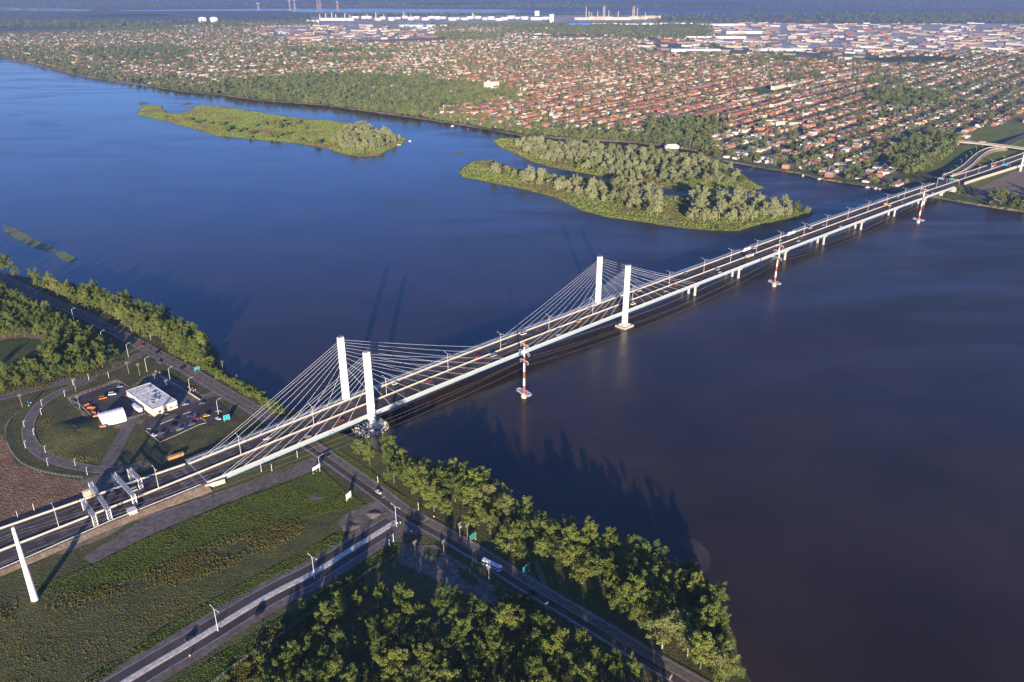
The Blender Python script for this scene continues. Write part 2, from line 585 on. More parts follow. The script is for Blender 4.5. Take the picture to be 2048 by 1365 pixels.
# --- the far great river and the fields beyond it
for px in ([(-100, 15), (110, 17), (190, 20), (170, 23), (-100, 21)],
           [(240, 21), (520, 18), (760, 17.5), (960, 19), (1300, 19.5), (1520, 21.5), (1700, 18.5), (1900, 13), (2200, 6), (2200, 10), (1900, 16.5), (1700, 22.5), (1500, 25.5), (1300, 27), (960, 26), (700, 25.5), (600, 25), (570, 22), (240, 22.5)]):
    psheet('far_river', px, GZ + 0.6, 'farwater')
FIELDS = [([(700, 80), (870, 76), (900, 80), (880, 84), (720, 86)], 'sand'), ([(1060, 70), (1220, 72), (1240, 77), (1070, 75)], 'sand'), ([(1290, 78), (1345, 79), (1350, 89), (1300, 90)], 'sand'),
          ([(1630, 78), (1760, 80), (1740, 89), (1600, 87)], 'oldasphalt'), ([(1700, 118), (1850, 112), (1960, 118), (1860, 128), (1760, 128)], 'green'),
          ([(1480, 180), (1560, 175), (1600, 183), (1520, 192)], 'bright_grass'), ([(1330, 6), (1500, 5), (1480, 11), (1340, 11)], 'green'), ([(820, 7), (1000, 6), (1010, 10), (830, 11)], 'green'),
          ([(1900, 292), (1990, 285), (2100, 290), (2100, 310), (1940, 330), (1870, 350), (1820, 338)], 'islandgrass'), ([(1950, 258), (2100, 240), (2100, 288), (1925, 284)], 'islandgrass'),
          ([(1930, 352), (2048, 322), (2200, 330), (2200, 372), (2010, 372), (1960, 380), (1920, 374)], 'sand'), ([(1785, 352), (1880, 340), (1900, 352), (1820, 372)], 'field'),
          ([(150, 30), (330, 28), (340, 33), (160, 35)], 'green'), ([(900, 32), (1300, 30), (1320, 46), (900, 50)], 'citypave'), ([(620, 34), (900, 33), (900, 50), (640, 55)], 'citypave'), ([(1420, 46), (2100, 48), (2100, 104), (1760, 108), (1440, 94)], 'citypave'), ([(520, 54), (860, 50), (870, 76), (640, 84), (520, 78)], 'citypave')]
for i, (px, mm) in enumerate(FIELDS):
    psheet('field', px, GZ + 0.10 + i * 0.02, mm, step=40, jit=0)
# --- islands
UP_ISL = [(987, 281), (1000, 294), (1018, 301), (1045, 313), (1069, 325), (1123, 338), (1201, 352), (1299, 369), (1358, 380), (1400, 380), (1436, 374), (1490, 383), (1526, 376), (1510, 368), (1490, 356), (1459, 332), (1416, 314), (1340, 302), (1250, 294), (1150, 288), (1060, 279), (1005, 276)]
LO_ISL = [(920, 346), (928, 354), (979, 364), (1053, 379), (1116, 396), (1162, 420), (1221, 435), (1299, 445), (1358, 455), (1436, 461), (1475, 461), (1506, 451), (1553, 441), (1612, 435), (1626, 427), (1592, 418), (1514, 406), (1436, 392), (1390, 394), (1319, 392), (1275, 372), (1220, 366), (1162, 356), (1084, 348), (1030, 338), (983, 321), (948, 323), (930, 334)]
LE_ISL = [(277, 230), (335, 243), (404, 262), (438, 272), (523, 280), (592, 286), (660, 298), (681, 306), (722, 313), (756, 312), (773, 300), (804, 288), (811, 278), (783, 268), (728, 251), (701, 248), (660, 242), (592, 237), (540, 229), (455, 215), (400, 211), (387, 217), (366, 227), (335, 227), (322, 217), (323, 212), (294, 212), (281, 218)]
ISL = [('wooded_island', UP_ISL), ('wooded_island', LO_ISL), ('grassy_island', LE_ISL)]
for nm, px in ISL:
    sheet(nm, [U(x, y, 0) for x, y in px], 0.9, 'islandgrass', skirt=5, drop=1.4, step=9, jit=1.5)
    # muddy waterline
IZ = 0.9
for px, mm in (([(410, 216), (540, 232), (600, 244), (640, 250), (600, 256), (520, 246), (440, 236), (380, 229)], 'islandbrown'), ([(570, 266), (640, 262), (690, 272), (660, 285), (600, 278)], 'islandbrown'),
               ([(1210, 400), (1330, 396), (1390, 400), (1380, 420), (1250, 425)], 'islandbrown'), ([(283, 214), (318, 213), (320, 222), (336, 232), (300, 234)], 'green')):
    psheet('meadow', px, IZ + 0.03, mm, step=12, jit=2.5)
# shoals and weed beds in the river
for nm, px, mm in (('weed_bed', [(6, 450), (28, 457), (54, 470), (84, 487), (104, 494), (116, 503), (88, 503), (58, 493), (32, 477), (10, 463)], 'weed'), ('weed_bed', [(108, 505), (128, 503), (156, 519), (140, 527), (118, 517)], 'weed'),
                   ('weed_bed', [(1105, 290), (915, 308), (905, 305)], 'weed'), ('weed_bed', [(905, 306), (925, 305), (932, 309), (912, 311)], 'weed'), ('weed_bed', [(360, 209), (378, 205), (388, 208), (370, 211)], 'weed'), ('weed_bed', [(275, 205), (290, 204), (300, 208), (282, 211)], 'weed'),
                   ('silt_shoal', [(1352, 1072), (1392, 1080), (1412, 1098), (1420, 1130), (1408, 1150), (1396, 1130), (1388, 1105), (1362, 1088)], 'silt')):
    if len(px) > 3:
        psheet(nm, px, 0.012, mm, step=3, jit=1.6)

# --- near bank
NEAR_SHORE = [(-700, 400), (-300, 478), (0, 552), (130, 572), (280, 614), (340, 640), (385, 668), (425, 708), (440, 745), (500, 778), (575, 824), (640, 858), (690, 876), (722, 895),
              (760, 912), (830, 934), (930, 962), (1010, 1004), (1100, 1048), (1200, 1088), (1300, 1116), (1345, 1136), (1392, 1166), (1424, 1210), (1450, 1280), (1466, 1340), (1490, 1400), (1560, 1560)]
ns = densify([U(x, y, 0) for x, y in NEAR_SHORE], 8, 1.6, closed=False)
NEARPOLY = ns + [(160, 100), (400, -1200), (-4000, -1200), (-4000, 1400)]
near_bank = sheet('near_bank', NEARPOLY, GZ, 'field', skirt=7, drop=4.0)
lay = [0]
def patch(name, px, m, **k):
    lay[0] += 1
    return psheet(name, px, GZ + 0.01 + 0.006 * lay[0], m, **k)
# lawns, earth and gravel
patch('grass_field', [(182, 1130), (293, 1075), (439, 1013), (600, 955), (641, 937), (660, 945), (700, 985), (745, 1010), (690, 1040), (714, 1066), (640, 1110), (500, 1184), (330, 1280), (203, 1365), (150, 1400), (-60, 1400), (-60, 1150), (120, 1150)], 'field', step=6, jit=0.8)
patch('lawn', [(182, 1132), (293, 1077), (439, 1015), (600, 957), (641, 939), (668, 962), (700, 990), (740, 1012), (660, 1025), (560, 1050), (440, 1082), (330, 1130), (230, 1175), (120, 1190), (60, 1180)], 'green', step=6, jit=1.5)
patch('verge', [(714, 1069), (640, 1113), (500, 1186), (330, 1280), (200, 1365), (150, 1400), (120, 1400), (190, 1350), (330, 1255), (480, 1170), (600, 1105), (690, 1060)], 'bright_grass', step=5, jit=0.8)
patch('verge', [(770, 1090), (676, 1156), (523, 1254), (329, 1370), (300, 1400), (420, 1400), (440, 1365), (560, 1280), (690, 1190), (760, 1140), (830, 1095), (800, 1085)], 'bright_grass', step=5, jit=0.8)
patch('lawn', [(1060, 1125), (1095, 1120), (1130, 1165), (1205, 1190), (1210, 1238), (1140, 1215), (1098, 1196)], 'green', step=5, jit=1)
patch('verge', [(676, 896), (743, 943), (778, 975), (846, 1016), (866, 1042), (840, 1030), (780, 992), (720, 950), (660, 905)], 'bright_grass', step=5, jit=1)
patch('dirt_ground', [(-60, 870), (10, 870), (30, 925), (90, 950), (165, 962), (230, 948), (262, 958), (160, 1000), (60, 1035), (-60, 1070)], 'dirt', step=6, jit=1.2)
patch('sand_verge', [(84, 1095), (150, 1068), (220, 1044), (293, 1012), (400, 968), (414, 972), (416, 990), (350, 1010), (270, 1040), (190, 1085), (120, 1110)], 'sand', step=5, jit=1)
patch('gravel_apron', [(690, 1030), (740, 1005), (768, 1004), (775, 1030), (760, 1055), (714, 1065), (684, 1055), (676, 1040)], 'gravel', step=4, jit=1.2)
patch('sand_heap_ground', [(690, 1048), (715, 1044), (722, 1056), (700, 1064), (684, 1056)], 'sand', step=3, jit=0.8)
patch('bare_spot', [(614, 996), (632, 988), (648, 990), (640, 998), (622, 1003)], 'gravel', step=3, jit=0.6)
patch('gravel_verge', [(560, 835), (640, 885), (760, 970), (850, 1030), (840, 1035), (740, 972), (640, 900), (556, 845)], 'gravel', step=5, jit=0.8)
patch('gravel_verge', [(300, 690), (400, 742), (500, 795), (560, 830), (556, 842), (490, 805), (390, 753), (300, 703)], 'dirt', step=5, jit=0.8)
patch('lawn', [(-60, 690), (0, 682), (60, 676), (86, 679), (80, 690), (50, 706), (0, 714), (-60, 720)], 'green', step=4, jit=0.6)
patch('lawn', [(-60, 752), (0, 734), (38, 714), (76, 714), (76, 726), (40, 744), (0, 752), (-60, 775)], 'green', step=4, jit=0.6)
patch('sand_path', [(-30, 676), (40, 662), (90, 672), (98, 690), (88, 700), (60, 712), (86, 690), (84, 680), (40, 674), (-30, 688)], 'sand', step=4, jit=0.8)
patch('loop_verge', [(84, 815), (130, 800), (175, 795), (200, 845), (235, 870), (258, 850), (240, 890), (215, 930), (150, 925), (100, 905), (78, 870)], 'field', step=4, jit=0.8)
patch('gravel_path', [(160, 958), (215, 946), (260, 955), (200, 985), (172, 985)], 'gravel', step=4, jit=0.8)
patch('dark_yard', [(800, 1090), (870, 1090), (940, 1140), (1020, 1190), (1000, 1215), (930, 1190), (850, 1150), (790, 1120)], 'gravel', step=5, jit=1)
patch('verge', [(915, 1135), (940, 1140), (960, 1165), (945, 1172), (920, 1155)], 'green', step=4, jit=0.6)
patch('verge', [(850, 1095), (880, 1100), (890, 1112), (870, 1118), (845, 1105)], 'green', step=4, jit=0.6)
patch('earth_ground', [(262, 772), (290, 752), (312, 740), (350, 758), (398, 784), (425, 800), (380, 822), (355, 818), (300, 838), (262, 795)], 'dirt', step=4, jit=0.8)
patch('earth_ground', [(130, 795), (187, 774), (235, 757), (262, 775), (235, 765), (186, 782), (138, 802), (182, 834), (204, 856), (250, 848), (290, 838), (285, 848), (205, 864), (172, 838)], 'dirt', step=4, jit=0.6)
patch('earth_bank', [(286, 866), (318, 890), (356, 876), (414, 850), (450, 850), (440, 862), (380, 885), (330, 905), (262, 925), (268, 890)], 'field', step=4, jit=0.8)
# service road along the highway
patch('gravel_road', [(164, 1117), (293, 1032), (410, 994), (520, 957), (600, 929), (625, 915), (648, 930), (641, 937), (600, 953), (520, 980), (439, 1011), (293, 1073), (186, 1128)], 'oldasphalt', step=6, jit=0.6)
# yard round the service building
patch('yard', [(137, 800), (187, 780), (232, 764), (262, 780), (300, 830), (258, 838), (205, 850), (180, 830)], 'asphalt')
patch('car_park', [(292, 835), (355, 814), (425, 795), (480, 838), (450, 845), (400, 850), (352, 872), (320, 886), (290, 862)], 'asphalt')
patch('yard', [(287, 758), (308, 744), (345, 762), (390, 785), (362, 816), (352, 800)], 'oldasphalt')
patch('footpath', [(1066, 1122), (1074, 1122), (1092, 1160), (1102, 1195), (1092, 1195), (1080, 1160)], 'oldasphalt')

# --- roads
BLVD = [(-90, 515), (18, 567), (88, 602), (164, 635), (220, 664), (264, 687), (322, 719), (381, 750), (439, 786), (498, 820), (542, 847), (614, 894), (660, 925), (755, 993), (808, 1032), (910, 1090), (983, 1134), (1071, 1190), (1204, 1270), (1295, 1327), (1386, 1380), (1520, 1460)]
bl = smooth_line([U(x, y, 0) for x, y in BLVD], 3.0)
RZ = GZ + 0.30
blvd = ribbon('boulevard', bl, 6.6, -6.6, RZ, 'oldasphalt')
ribbon('centre_line', bl, 0.22, 0.08, RZ + 0.012, 'yellowpaint', blvd)
ribbon('centre_line', bl, -0.08, -0.22, RZ + 0.012, 'yellowpaint', blvd)
ribbon('edge_line', bl, 5.1, 4.92, RZ + 0.012, 'paint', blvd)
ribbon('edge_line', bl, -4.92, -5.1, RZ + 0.012, 'paint', blvd)
half = [p for p in bl if PX((p.x, p.y, 3))[0] < 560]
ribbon('lane_line', half, 2.6, 2.45, RZ + 0.012, 'paint', blvd, dash=(3, 6))
ribbon('worn_lane', [p for p in bl if PX((p.x, p.y, 3))[0] > 560], -0.6, -4.4, RZ + 0.006, 'asphalt', blvd)
# branch road on the left
BR = [(-90, 825), (0, 804), (107, 777), (190, 757), (245, 735), (290, 712)]
br = smooth_line([U(x, y, 0) for x, y in BR], 3.0)
bro = ribbon('branch_road', br, 5.6, -5.6, RZ - 0.03, 'oldasphalt')
ribbon('edge_line', br[:-6], 4.6, 4.45, RZ - 0.018, 'paint', bro)
ribbon('edge_line', br[:-6], -4.45, -4.6, RZ - 0.018, 'paint', bro)
# loop ramp
LP = [(190, 762), (160, 776), (126, 790), (98, 805), (78, 822), (63, 845), (58, 870), (64, 893), (85, 915), (118, 931), (160, 942), (210, 948), (262, 944), (300, 932)]
lp = smooth_line([U(x, y, 0) for x, y in LP], 2.0)
lpo = ribbon('loop_ramp', lp, 4.3, -4.3, RZ - 0.06, 'oldasphalt')
ribbon('edge_line', lp, 3.75, 3.6, RZ - 0.048, 'paint', lpo)
ribbon('edge_line', lp, -3.6, -3.75, RZ - 0.048, 'paint', lpo)
cn = smooth_line([U(x, y, 0) for x, y in [(272, 842), (258, 862), (244, 888), (230, 915), (215, 940)]], 2.0)
ribbon('connecting_road', cn, 4.6, -4.6, RZ - 0.08, 'oldasphalt')
dv = smooth_line([U(x, y, 0) for x, y in [(352, 820), (390, 808), (430, 795), (452, 788)]], 2.0)
dvo = ribbon('driveway', dv, 3.4, -3.4, RZ - 0.10, 'oldasphalt')
ribbon('kerb_line', dv[:-4], 3.4, 3.1, RZ - 0.08, 'paint', dvo)
# divided avenue with a concrete median
AV = [(800, 1047), (793, 1052), (711, 1104), (629, 1155), (564, 1188), (500, 1224), (384, 1296), (267, 1366), (150, 1440)]
av = smooth_line([U(x, y, 0) for x, y in AV], 3.0)
avo = ribbon('avenue', av, 12.6, -12.0, RZ - 0.04, 'oldasphalt')
ribbon('fresh_asphalt', av[2:], -2.4, -7.4, RZ - 0.028, 'asphalt', avo)
ribbon('fresh_asphalt', av[4:], 7.2, 2.4, RZ - 0.028, 'asphalt', avo)
ribbon('lane_line', av[2:], -7.5, -7.7, RZ - 0.016, 'paint', avo)
ribbon('lane_line', av[4:], 7.5, 7.3, RZ - 0.016, 'paint', avo)
ribbon('median_line', av[2:], 2.35, 2.15, RZ - 0.016, 'yellowpaint', avo)
ribbon('median_line', av[2:], -2.15, -2.35, RZ - 0.016, 'yellowpaint', avo)
mb = MB()
A = offset_line(av[1:], 1.7); B = offset_line(av[1:], -1.7)
up = Vector((0, 0, RZ + 0.14)); dn = Vector((0, 0, RZ - 0.06))
mb.strip([[a * 1.0 + dn, a + up, b + up, b + dn] for a, b in zip(A, B)])
mb.quad(A[0] + dn, A[0] + up, B[0] + up, B[0] + dn)
M['median'] = mat('median_concrete', (0.56, 0.52, 0.48), 0.8, 0.1, 0.2, scale2=0.6)
mb.build('median_kerb', 'median', avo)
# junction apron
J = [U(x, y, 0) for x, y in [(757, 1012), (772, 1032), (752, 1062), (775, 1080), (800, 1078), (850, 1078), (880, 1085), (840, 1040), (800, 1012), (770, 1000)]]
sheet('junction', J, RZ - 0.07, 'oldasphalt')
for a, b in (((764, 1006), (772, 1001)), ((848, 1052), (857, 1046)), ((283, 700), (262, 712))):
    p, q = U(*a, 0), U(*b, 0)
    ribbon('stop_line', [Vector((p.x, p.y, 0)), Vector((q.x, q.y, 0))], 0.25, -0.25, RZ + 0.02, 'paint', blvd)
# grassy mound inside the loop
mc = U(152, 868, GZ)
mb = MB(); N_ = 28
for k in range(9):
    u = k / 8
    for j in range(N_):
        a_ = 2 * math.pi * j / N_
        rr_ = (1 - u) * (1 + .10 * math.sin(3 * a_) + .06 * math.sin(5 * a_ + 1)) + .01
        mb.v.append((mc.x + 24 * rr_ * math.cos(a_), mc.y + 27 * rr_ * math.sin(a_), GZ - .05 + 4.2 * (math.sin(u * 1.5708) ** 1.5) * (1 + .06 * math.sin(4 * a_ + k))))
for k in range(8):
    for j in range(N_):
        j2 = (j + 1) % N_
        mb.f.append((k * N_ + j, k * N_ + j2, (k + 1) * N_ + j2, (k + 1) * N_ + j))
mb.f.append(tuple(8 * N_ + j for j in range(N_)))
mo = mb.build('grass_mound', 'field', None, True); mo['kind'] = 'structure'
# kerb and painted bays of the car park
mb = MB()
for a, b in (((292, 862), (320, 885)), ((320, 885), (352, 871)), ((352, 871), (398, 850)), ((398, 850), (412, 846)), ((380, 824), (411, 842)), ((380, 824), (366, 829)), ((320, 849), (350, 837)), ((294, 858), (302, 858))):
    p, q = U(*a, GZ + .2), U(*b, GZ + .2)
    d = q - p
    mb.box(((p.x + q.x) / 2, (p.y + q.y) / 2, GZ + 0.28), (d.length, 0.35, 0.3), math.atan2(d.y, d.x))
k = mb.build('car_park_kerb', 'concrete'); k['kind'] = 'structure'
mb = MB()
def bays(a, b, n, ln, side):
    p, q = U(*a, 0), U(*b, 0)
    d = (q - p) / n
    nn = Vector((-d.y, d.x, 0)).normalized() * ln * side
    for i in range(n + 1):
        s = p + d * i
        e = s + nn
        t = d.normalized() * 0.09
        mb.quad(*(Vector((v.x, v.y, GZ + 0.26)) for v in (s - t, e - t, e + t, s + t)))
bays((300, 862), (322, 880), 5, 5, 1); bays((322, 884), (350, 871), 7, 5, 1); bays((354, 868), (396, 850), 11, 5, 1); bays((382, 826), (410, 842), 7, 5, -1); bays((237, 765), (262, 782), 8, 5, -1); bays((322, 848), (350, 836), 7, 5, -1)
o = mb.build('parking_bay_line', 'paint'); o['kind'] = 'structure'

# =================================================================== THE BRIDGE
BA = Vector((-103.08, 513.83, 0.0))
BR_RZ = math.atan2(0.67078646, 0.74165054)
BD = Vector((math.cos(BR_RZ), math.sin(BR_RZ), 0)); BN = Vector((-BD.y, BD.x, 0))
_zs = [(-700, 3.9), (-300, 4.0), (-220, 4.3), (-160, 4.9), (-122, 5.7), (-60, 7.7), (0, 9.6), (70, 11.6), (140, 12.8), (220, 13.5), (400, 14.1), (560, 14.5), (700, 14.3), (850, 13.6), (950, 12.6), (1045, 11.0), (1200, 8.2), (1400, 6.0), (2200, 5.5)]
def ZD(s):
    for (a, za), (b, zb) in zip(_zs, _zs[1:]):
        if s <= b:
            t = (s - a) / (b - a)
            t = max(0, t)
            return za + (zb - za) * t
    return _zs[-1][1]
def ZDs(s):
    return sum(ZD(s + k) for k in (-30, -15, 0, 15, 30)) / 5 if -110 < s < 1040 else ZD(s)
def SQ(s, q, z=None):
    """place on the bridge axis system"""
    p = BA + BD * s + BN * q
    p.z = ZDs(s) if z is None else z
    return p
S0, S1 = -122.0, 1045.0
SS = [S0 + i * (S1 - S0) / 120 for i in range(121)]
bridge = thing('cable_stayed_bridge', 'long white cable-stayed road bridge with four pylons crossing the river', 'bridge', BA, BR_RZ)
def bx(s, q, z): return (s, q, z)
def extr(name, prof, m, s0=S0, s1=S1, step=10.0, parent=bridge):
    """profile (q, dz) swept along the deck line"""
    n = max(1, int(abs(s1 - s0) / step))
    mb = MB()
    rows = []
    for i in range(n + 1):
        s = s0 + (s1 - s0) * i / n
        rows.append([(s, q, ZDs(s) + dz) for q, dz in prof + prof[:1]])
    mb.strip(rows)
    b = len(mb.v)
    for r, rev in ((rows[0], False), (rows[-1], True)):
        b = len(mb.v)
        mb.v += r[:-1]
        f = tuple(range(b, b + len(prof)))
        mb.f.append(f[::-1] if rev else f)
    return mb.build(name, m, parent)
extr('deck_slab', [(0.2, -0.05), (0.2, -0.45), (35.0, -0.45), (35.0, -0.05)], 'concrete')
extr('roadway', [(1.7, -0.02), (1.7, 0.0), (14.7, 0.0), (14.7, -0.02)], 'asphalt')
extr('roadway', [(16.3, -0.02), (16.3, 0.0), (29.3, 0.0), (29.3, -0.02)], 'asphalt')
extr('edge_girder', [(0.0, -0.50), (0.0, -0.62), (0.35, -0.62), (0.35, -2.25), (0.0, -2.25), (0.0, -2.4), (1.2, -2.4), (1.2, -2.25), (0.75, -2.25), (0.75, -0.5)], 'girder')
extr('edge_girder', [(29.6, -0.5), (29.6, -2.4), (30.8, -2.4), (30.8, -0.5)], 'girder')
extr('parapet', [(-0.30, -0.46), (-0.30, -0.05), (0.1, 0.02), (0.35, 1.05), (0.85, 1.05), (1.05, 0.3), (1.65, 0.02), (1.65, -0.04)], 'barrier')
extr('median_barrier', [(14.95, 0.0), (15.15, 0.35), (15.32, 1.0), (15.68, 1.0), (15.85, 0.35), (16.05, 0.0)], 'barrier', -300, 1060)
extr('parapet', [(29.35, 0.0), (29.6, 0.3), (29.8, 1.1), (30.2, 1.1), (30.4, -0.04)], 'barrier')
extr('walkway', [(30.6, -0.04), (30.6, 0.12), (34.7, 0.12), (34.7, -0.04)], 'concrete')
extr('drip_edge', [(34.75, -0.4), (34.75, 0.3), (35.1, 0.3), (35.1, -0.4)], 'girder')
mb = MB()
for s in np.arange(S0, S1, 3.0):
    for q in (34.9,):
        z = ZDs(s)
        mb.box((s, q, z + 0.85), (0.10, 0.10, 1.4))
for h in (0.6, 1.05, 1.5):
    for i in range(len(SS) - 1):
        mb.tube((SS[i], 34.9, ZDs(SS[i]) + h), (SS[i + 1], 34.9, ZDs(SS[i + 1]) + h), 0.03, n=4, cap=False)
mb.build('walkway_railing', 'steel', bridge)['kind'] = 'stuff'
mb = MB()                                            # taller protective screen beside the cables
for s in np.arange(-120, 398, 2.5):
    z = ZDs(s)
    mb.box((s, 30.45, z + 1.7), (0.06, 0.06, 1.4))
for h in (1.95, 2.4):
    for i in range(-12, 39):
        mb.tube((i * 10, 30.45, ZDs(i * 10) + h), (i * 10 + 10, 30.45, ZDs(i * 10 + 10) + h), 0.03, n=4, cap=False)
mb.build('protective_screen', 'steel', bridge)['kind'] = 'stuff'
# cross beams under the deck
for i, s in enumerate(np.arange(-116, 1040, 12)):
    MB().box((s, 15.2, ZDs(s) - 1.25), (0.5, 28.8, 1.5)).build('cross_beam', 'girder', bridge) if i % 2 == 0 else None
# lane markings
mb = MB()
for q in (5.4, 9.2, 20.4, 24.2):
    for s in np.arange(S0, S1, 12):
        z = ZDs(s + 1.5) + 0.012
        mb.quad((s, q - .09, ZDs(s) + .012), (s + 4, q - .09, ZDs(s + 4) + .012), (s + 4, q + .09, ZDs(s + 4) + .012), (s, q + .09, ZDs(s) + .012))
mb.build('lane_marking', 'paint', bridge)['kind'] = 'stuff'
for q, mm in ((2.6, 'paint'), (13.6, 'yellowpaint'), (17.4, 'yellowpaint'), (28.2, 'paint')):
    extr('edge_line', [(q - .1, 0.006), (q - .1, 0.014), (q + .1, 0.014), (q + .1, 0.006)], mm)
# expansion joints
for s in (S0 + 0.5, 397.0, S1 - 0.5, 572, 757, 948):
    z = ZDs(s)
    MB().box((s, 8.2, z + 0.012), (0.7, 12.9, 0.02)).build('expansion_joint', 'steel', bridge)
    MB().box((s, 22.8, z + 0.012), (0.7, 12.9, 0.02)).build('expansion_joint', 'steel', bridge)
# --- pylons
PT = 60.5
names = {(0, 0): 'near', (0, 1): 'x'}
for s in (0.0, 280.0):
    for q in (-1.9, 32.6):
        mb = MB()
        prof = [(2.55, 1.85), (2.45, 1.75), (2.3, 1.7)]
        zz = [0.0, 30.0, PT]
        rows = []
        for (hx, hy), z in zip(prof, zz):
            c = 0.45
            ring = [(-hx + c, -hy), (hx - c, -hy), (hx, -hy + c), (hx, hy - c), (hx - c, hy), (-hx + c, hy), (-hx, hy - c), (-hx, -hy + c)]
            rows.append([(s + x, q + y, z) for x, y in ring] + [(s + ring[0][0], q + ring[0][1], z)])
        mb.strip(rows)
        b = len(mb.v)
        mb.v += rows[-1][:-1]
        mb.f.append(tuple(range(b, b + 8)))
        py = mb.build('pylon', 'pylon', bridge)
        py['label'] = 'white concrete pylon on the %s side of the deck, %s' % ('near' if q < 0 else 'far', 'beside the near shore' if s < 1 else 'out in mid river')
        for z in np.arange(6, PT - 1, 4.5):           # form joints: shallow proud bands
            MB().box((s, q, z), (5.06 - z * 0.006, 3.68 - z * 0.0045, 0.12)).build('formwork_joint', 'pylon', py)
        mb = MB()                                     # rail, lamp and ladder at the top
        for x in (-2.1, -0.7, 0.7, 2.1):
            for y in (-1.5, 1.5):
                mb.tube((s + x, q + y, PT), (s + x, q + y, PT + 1.1), 0.07, n=4)
        for z in (PT + .55, PT + 1.1):
            for y in (-1.5, 1.5):
                mb.tube((s - 2.1, q + y, z), (s + 2.1, q + y, z), 0.06, n=4)
            for x in (-2.1, 2.1):
                mb.tube((s + x, q - 1.5, z), (s + x, q + 1.5, z), 0.06, n=4)
        mb.tube((s, q, PT), (s, q, PT + 2.4), 0.09, n=4)
        mb.build('top_railing', 'darkmetal', py)
        mb = MB()
        if s > 1:
            mb.box((s, q, 0.45), (13.5, 11.5, 2.1), taper=1.0)
            mb.box((s, q, 2.3), (8.6, 7.4, 1.7), taper=0.86)
        else:
            mb.box((s + 2.0, q, 1.6), (14.0, 10.0, 3.6))
            mb.box((s, q, 3.9), (8.0, 6.6, 1.2), taper=0.9)
        mb.build('pile_cap', 'concrete', bridge)
        # stay cables
        hz = [57.8, 55.8, 53.8, 51.6, 49.2, 46.6, 43.6, 40.0, 35.0]
        side = [112.0, 107.0, 97.0, 84.0, 71.0, 58.0, 45.0, 31.5, 18.0]
        main = [130.0, 116.0, 102.0, 88.0, 74.0, 60.0, 46.0, 32.0, 18.0]
        qd = 0.35 if q < 0 else 30.2
        for k in range(9):
            for sg in (-1, 1):
                arr = (side if (sg < 0) == (s < 1) else main)
                e = s + sg * arr[k]
                p0 = (s + sg * 2.2, q + (0.5 if q < 0 else -0.5), hz[k])
                p1 = (e, qd, ZDs(e) + 1.2)
                mb = MB()
                # slight sag
                pts = []
                for j in range(7):
                    t = j / 6
                    v = Vector(p0).lerp(Vector(p1), t)
                    v.z -= 4 * t * (1 - t) * arr[k] * 0.006
                    pts.append(v)
                mb.path(pts, 0.078, 6)
                cb = mb.build('stay_cable', 'cable', bridge)
                dd = (Vector(p0) - Vector(p1)).normalized()
                MB().tube(Vector(p1) - dd * 0.8, Vector(p1) + dd * 3.0, 0.24, 0.2, n=6).build('anchor_sleeve', 'steel', cb)
# rubble round the near-shore pylon footing
mb = MB()
rr = random.Random(3)
for i in range(300):
    a = rr.uniform(0, 2 * math.pi); r = rr.uniform(0, 1) ** 0.6
    x = -3 + 15 * r * math.cos(a); y = -3 + 11 * r * math.sin(a)
    sz = rr.uniform(0.5, 1.3)
    mb.box((x, y, 1.9 - 2.3 * max(0, r - 0.3) + rr.uniform(-.2, .3)), (sz, sz * rr.uniform(.6, 1), sz * .8), rr.uniform(0, 3), rr.uniform(.5, .9))
rb = mb.build('riprap', 'stone'); rb.location = BA; rb.rotation_euler = (0, 0, BR_RZ)
tag(rb, 'pale grey rubble heaped round the foot of the near-shore pylon', 'rubble', kind='stuff')
# --- piers of the approach spans
for k, s in enumerate((397, 476, 571, 660, 757, 853, 948)):
    zt = ZDs(s) - 2.4
    pier = MB().box((s, 15.3, zt - 0.75), (3.0, 29.5, 1.5)).build('pier', 'concrete', bridge)
    pier['label'] = 'concrete pier, %s towards the far bank after the pylons' % ordinal(k)
    for q in (3.6, 11.4, 19.2, 27.0):
        mb = MB().lathe([(1.45, -1.0), (1.45, 1.4), (1.3, 1.5), (1.3, zt - 1.5)], 12, (s, q, 0))
        mb.build('column', 'concrete', pier, smooth=False)
# anchor frames under the side-span ends
for s in (-112,):
    zt = ZDs(s) - 2.4
    MB().box((s, 15.2, (zt + GZ) / 2 - 0.3), (2.0, 29, zt - GZ + 0.2)).build('end_pier', 'concrete', bridge)
# abutments
for s0_, s1_ in ((-126.0, -121.6), (1044.6, 1050.0)):
    z = ZDs((s0_ + s1_) / 2)
    MB().box(((s0_ + s1_) / 2, 16.6, (z - 0.6 + 0.0) / 2), (abs(s1_ - s0_), 36.0, z - 0.6)).build('abutment', 'concrete', bridge)
mb = MB()
mb.prism([(-124, -1.6), (-112, -3.2), (-112, -2.6), (-124, -0.9)], 2.0, 6.2)
mb.build('wing_wall', 'concrete', bridge)
s = 1008.0
mb = MB().box((s, 15.3, ZDs(s) - 3.2), (3.2, 30, 1.6))
mb.prism([(s - 1.6, 2), (s + 1.6, 2), (s + 1.6, 6), (s - 1.6, 6)], 1.0, ZDs(s) - 4.0)
mb.prism([(s - 1.6, 13), (s + 1.6, 13), (s + 1.6, 17), (s - 1.6, 17)], 1.0, ZDs(s) - 4.0)
mb.prism([(s - 1.6, 24), (s + 1.6, 24), (s + 1.6, 28), (s - 1.6, 28)], 1.0, ZDs(s) - 4.0)
mb.build('shore_pier', 'concrete', bridge)

